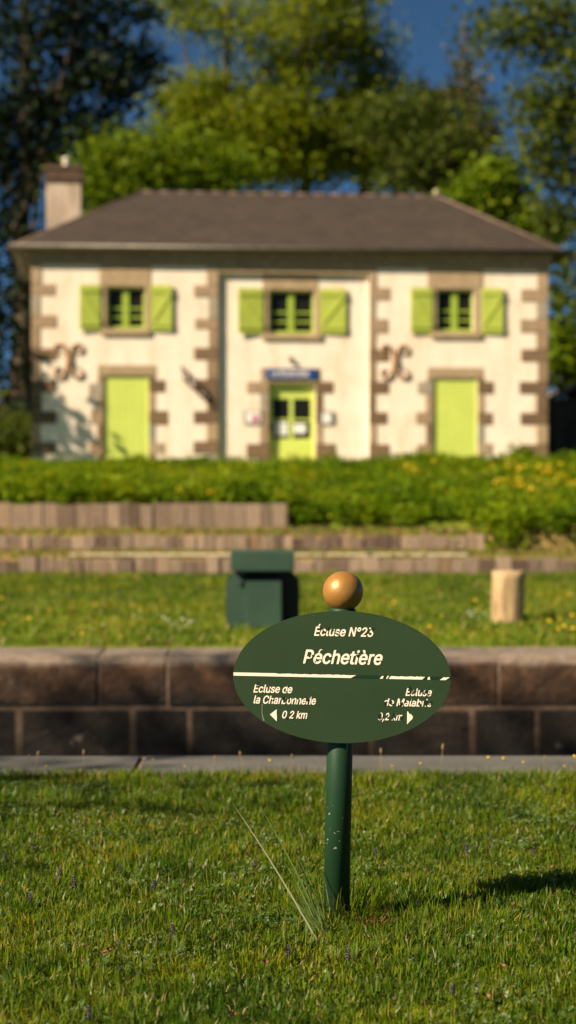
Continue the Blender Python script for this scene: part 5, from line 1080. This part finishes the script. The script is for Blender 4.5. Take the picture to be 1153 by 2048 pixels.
# seed stalks by the edging
G = 'brown seed stalks along the stone edging'
mb = MB(); mb.tube([(0, 0, 0), (.01, 0, .5), (.0, 0, .82)], [.008, .007, .006], 5); mb.lathe([(.004, .8), (.03, .85), (.035, .93), (.01, 1.0)], 8, (0, 0, 0))
ss = mb.build('seed_stalk', M['drygrass'], label='thin brown seed stalk in front of the grey stone edging', cat='plant', group=G)
for i, (px, h) in enumerate(((50, .11), (65, .12), (165, .13), (300, .09), (422, .10), (490, .12), (760, .13), (880, .15), (590, .11), (1085, .10))):
    o = ss if i == 0 else ss.copy()
    if i: COL.objects.link(o)
    o.location = ((px - CX) * 7.1 / F, 7.1, 0); o.scale = (h,) * 3; o.rotation_euler = (rnd.uniform(-.2, .2), rnd.uniform(-.2, .2), 0)
# far lawn dandelions and clover
G = 'yellow flowers dotted over the far lawn'
mb = MB(); mb.tube([(0, 0, 0), (.0, 0, .06)], .004, 5, mi=1); mb.lathe([(.006, .055), (.026, .068), (.012, .08)], 10)
yf = mb.build('dandelion', [M['yellow'], M['stem']], label='yellow flower in the sunlit far lawn', cat='flower', group=G)
pts_ = [(1088, 1237), (1100, 1248), (1122, 1238), (1130, 1258), (1148, 1262), (1105, 1232), (1118, 1262), (1146, 1236), (885, 1231), (862, 1258), (8, 1250), (60, 1243), (4, 1200), (330, 1200), (165, 1272), (375, 1180), (1060, 1210), (790, 1208), (1140, 1190), (952, 1205), (100, 1222), (640, 1190)]
def lawn_at(px, py):
    s = Z1b / (D1 - FAR_EDGE); d = (CAMH + s * FAR_EDGE) / ((py - HY) / F + s); return Vector(((px - CX) * d / F, d, float(lawn_z(d))))
for i, (px, py) in enumerate(pts_):
    o = yf if i == 0 else yf.copy()
    if i: COL.objects.link(o)
    o.location = lawn_at(px, py + 8); o.scale = (rnd.uniform(.5, .95),) * 3
G = 'white clover heads in the far lawn'
mb = MB(); mb.tube([(0, 0, 0), (0, 0, .05)], .003, 5, mi=1); mb.lathe([(.004, .045), (.017, .055), (.015, .07), (.004, .076)], 10)
wf = mb.build('clover_head', [M['white'], M['stem']], label='white clover head in the sunlit far lawn', cat='flower', group=G)
wp = [(207, 1249), (328, 1236), (336, 1240), (352, 1244), (366, 1240), (380, 1246), (372, 1251), (388, 1242), (345, 1250), (938, 1226), (950, 1222), (960, 1230), (970, 1226), (945, 1233), (958, 1236), (360, 1256), (978, 1234)]
for i, (px, py) in enumerate(wp):
    o = wf if i == 0 else wf.copy()
    if i: COL.objects.link(o)
    o.location = lawn_at(px, py + 7); o.scale = (rnd.uniform(.4, .7),) * 3

# grass tuft round the foot of the sign and the long bent stalks
def tuft(name, items, mat, label, cat, seed):
    mb = MB(); rn = random.Random(seed)
    for (bx_, by_, tx, ty, tz, w, sag) in items:
        p0 = Vector((bx_, by_, 0)); p1 = Vector((tx, ty, tz)); n_ = 7
        sd = Vector((p1 - p0)).cross(Vector((0, 1, 0)))
        sd = Vector((1, .35 * rn.uniform(-1, 1), 0)).normalized() if sd.length < 1e-4 else Vector((sd.x * 0 + 1, rn.uniform(-.6, .6), 0)).normalized()
        L_, R_ = [], []
        for i in range(n_ + 1):
            t_ = i / n_; p = p0.lerp(p1, t_) + Vector((0, 0, sag * math.sin(math.pi * t_)))
            ww = w * (1 - t_ ** 2.6) * .5 + .0003
            L_.append(mb.bm.verts.new(p - sd * ww)); R_.append(mb.bm.verts.new(p + sd * ww + Vector((0, .0006, 0))))
        for i in range(n_): mb.bm.faces.new((L_[i], R_[i], R_[i + 1], L_[i + 1]))
    return mb.build(name, mat, label=label, cat=cat, normals=False)
bx0 = ROOT.x; rn = random.Random(8)
items = []
for _ in range(150):
    a_ = rn.uniform(0, 2 * math.pi); r_ = rn.uniform(.035, .085); x_ = bx0 + r_ * math.cos(a_) * 1.2; y_ = DS + r_ * math.sin(a_)
    h_ = rn.uniform(.05, .13); o_ = rn.uniform(.0, .09)
    items.append((x_, y_, x_ + math.cos(a_) * o_ + rn.uniform(-.02, .02), y_ + math.sin(a_) * o_, h_, rn.uniform(.002, .0045), rn.uniform(0, .02)))
tuft('grass_tuft', items, M['grass'], 'uncut grass tuft round the foot of the green sign post', 'grass tuft', 1)
items = []
for _ in range(38):
    x_ = bx0 + rn.uniform(.03, .13); y_ = DS - rn.uniform(.02, .07); h_ = rn.uniform(.02, .07)
    items.append((x_, y_, x_ + rn.uniform(-.06, .09), y_ - rn.uniform(-.02, .05), h_, rn.uniform(.0015, .003), rn.uniform(0, .02)))
M['redgrass'] = mat_leaf('red brown dead grass', [(0, (.22, .07, .02)), (.6, (.30, .14, .05)), (1, (.36, .24, .10))], .3, .6)
tuft('dead_grass_tuft', items, M['redgrass'], 'reddish brown dead grass at the right foot of the sign post', 'grass tuft', 2)
def stalk(name, p_foot, tips, w, mat, label):
    its = []
    for (px, py, d) in tips:
        t3 = at(px, py, d); its.append((p_foot[0], p_foot[1], t3.x, t3.y, t3.z, w, .012))
    return tuft(name, its, mat, label, 'grass stalk', 5)
M['palegrass'] = mat_leaf('pale grass stalk', [(0, (.46, .45, .24)), (1, (.52, .50, .30))], .3, .6)
M['greenstalk'] = mat_leaf('green grass stalk', [(0, (.13, .20, .05)), (1, (.17, .24, .07))], .3, .6)
f0 = gpt(640, 1893); stalk('grass_stalk', f0, [(463, 1604, 4.45)], .0042, M['palegrass'], 'long pale dry grass stalk leaning left of the sign post')
f1 = gpt(655, 1875); stalk('grass_stalk', f1, [(517, 1607, 4.6)], .0045, M['greenstalk'], 'long green grass stalk with a bent tip beside the pale one')
f2 = gpt(660, 1872); stalk('grass_stalk', f2, [(570, 1665, 4.62)], .004, M['greenstalk'], 'shorter green grass stalk nearest the left side of the sign post')
its = []
for _ in range(26):
    p = gpt(rn.uniform(630, 668), rn.uniform(1862, 1885)); its.append((p.x, p.y, p.x - rn.uniform(.0, .10), p.y + rn.uniform(-.03, .03), rn.uniform(.06, .19), rn.uniform(.0015, .003), .01))
tuft('grass_tuft', its, M['greenstalk'], 'tall loose grass blades at the left foot of the sign post', 'grass tuft', 6)
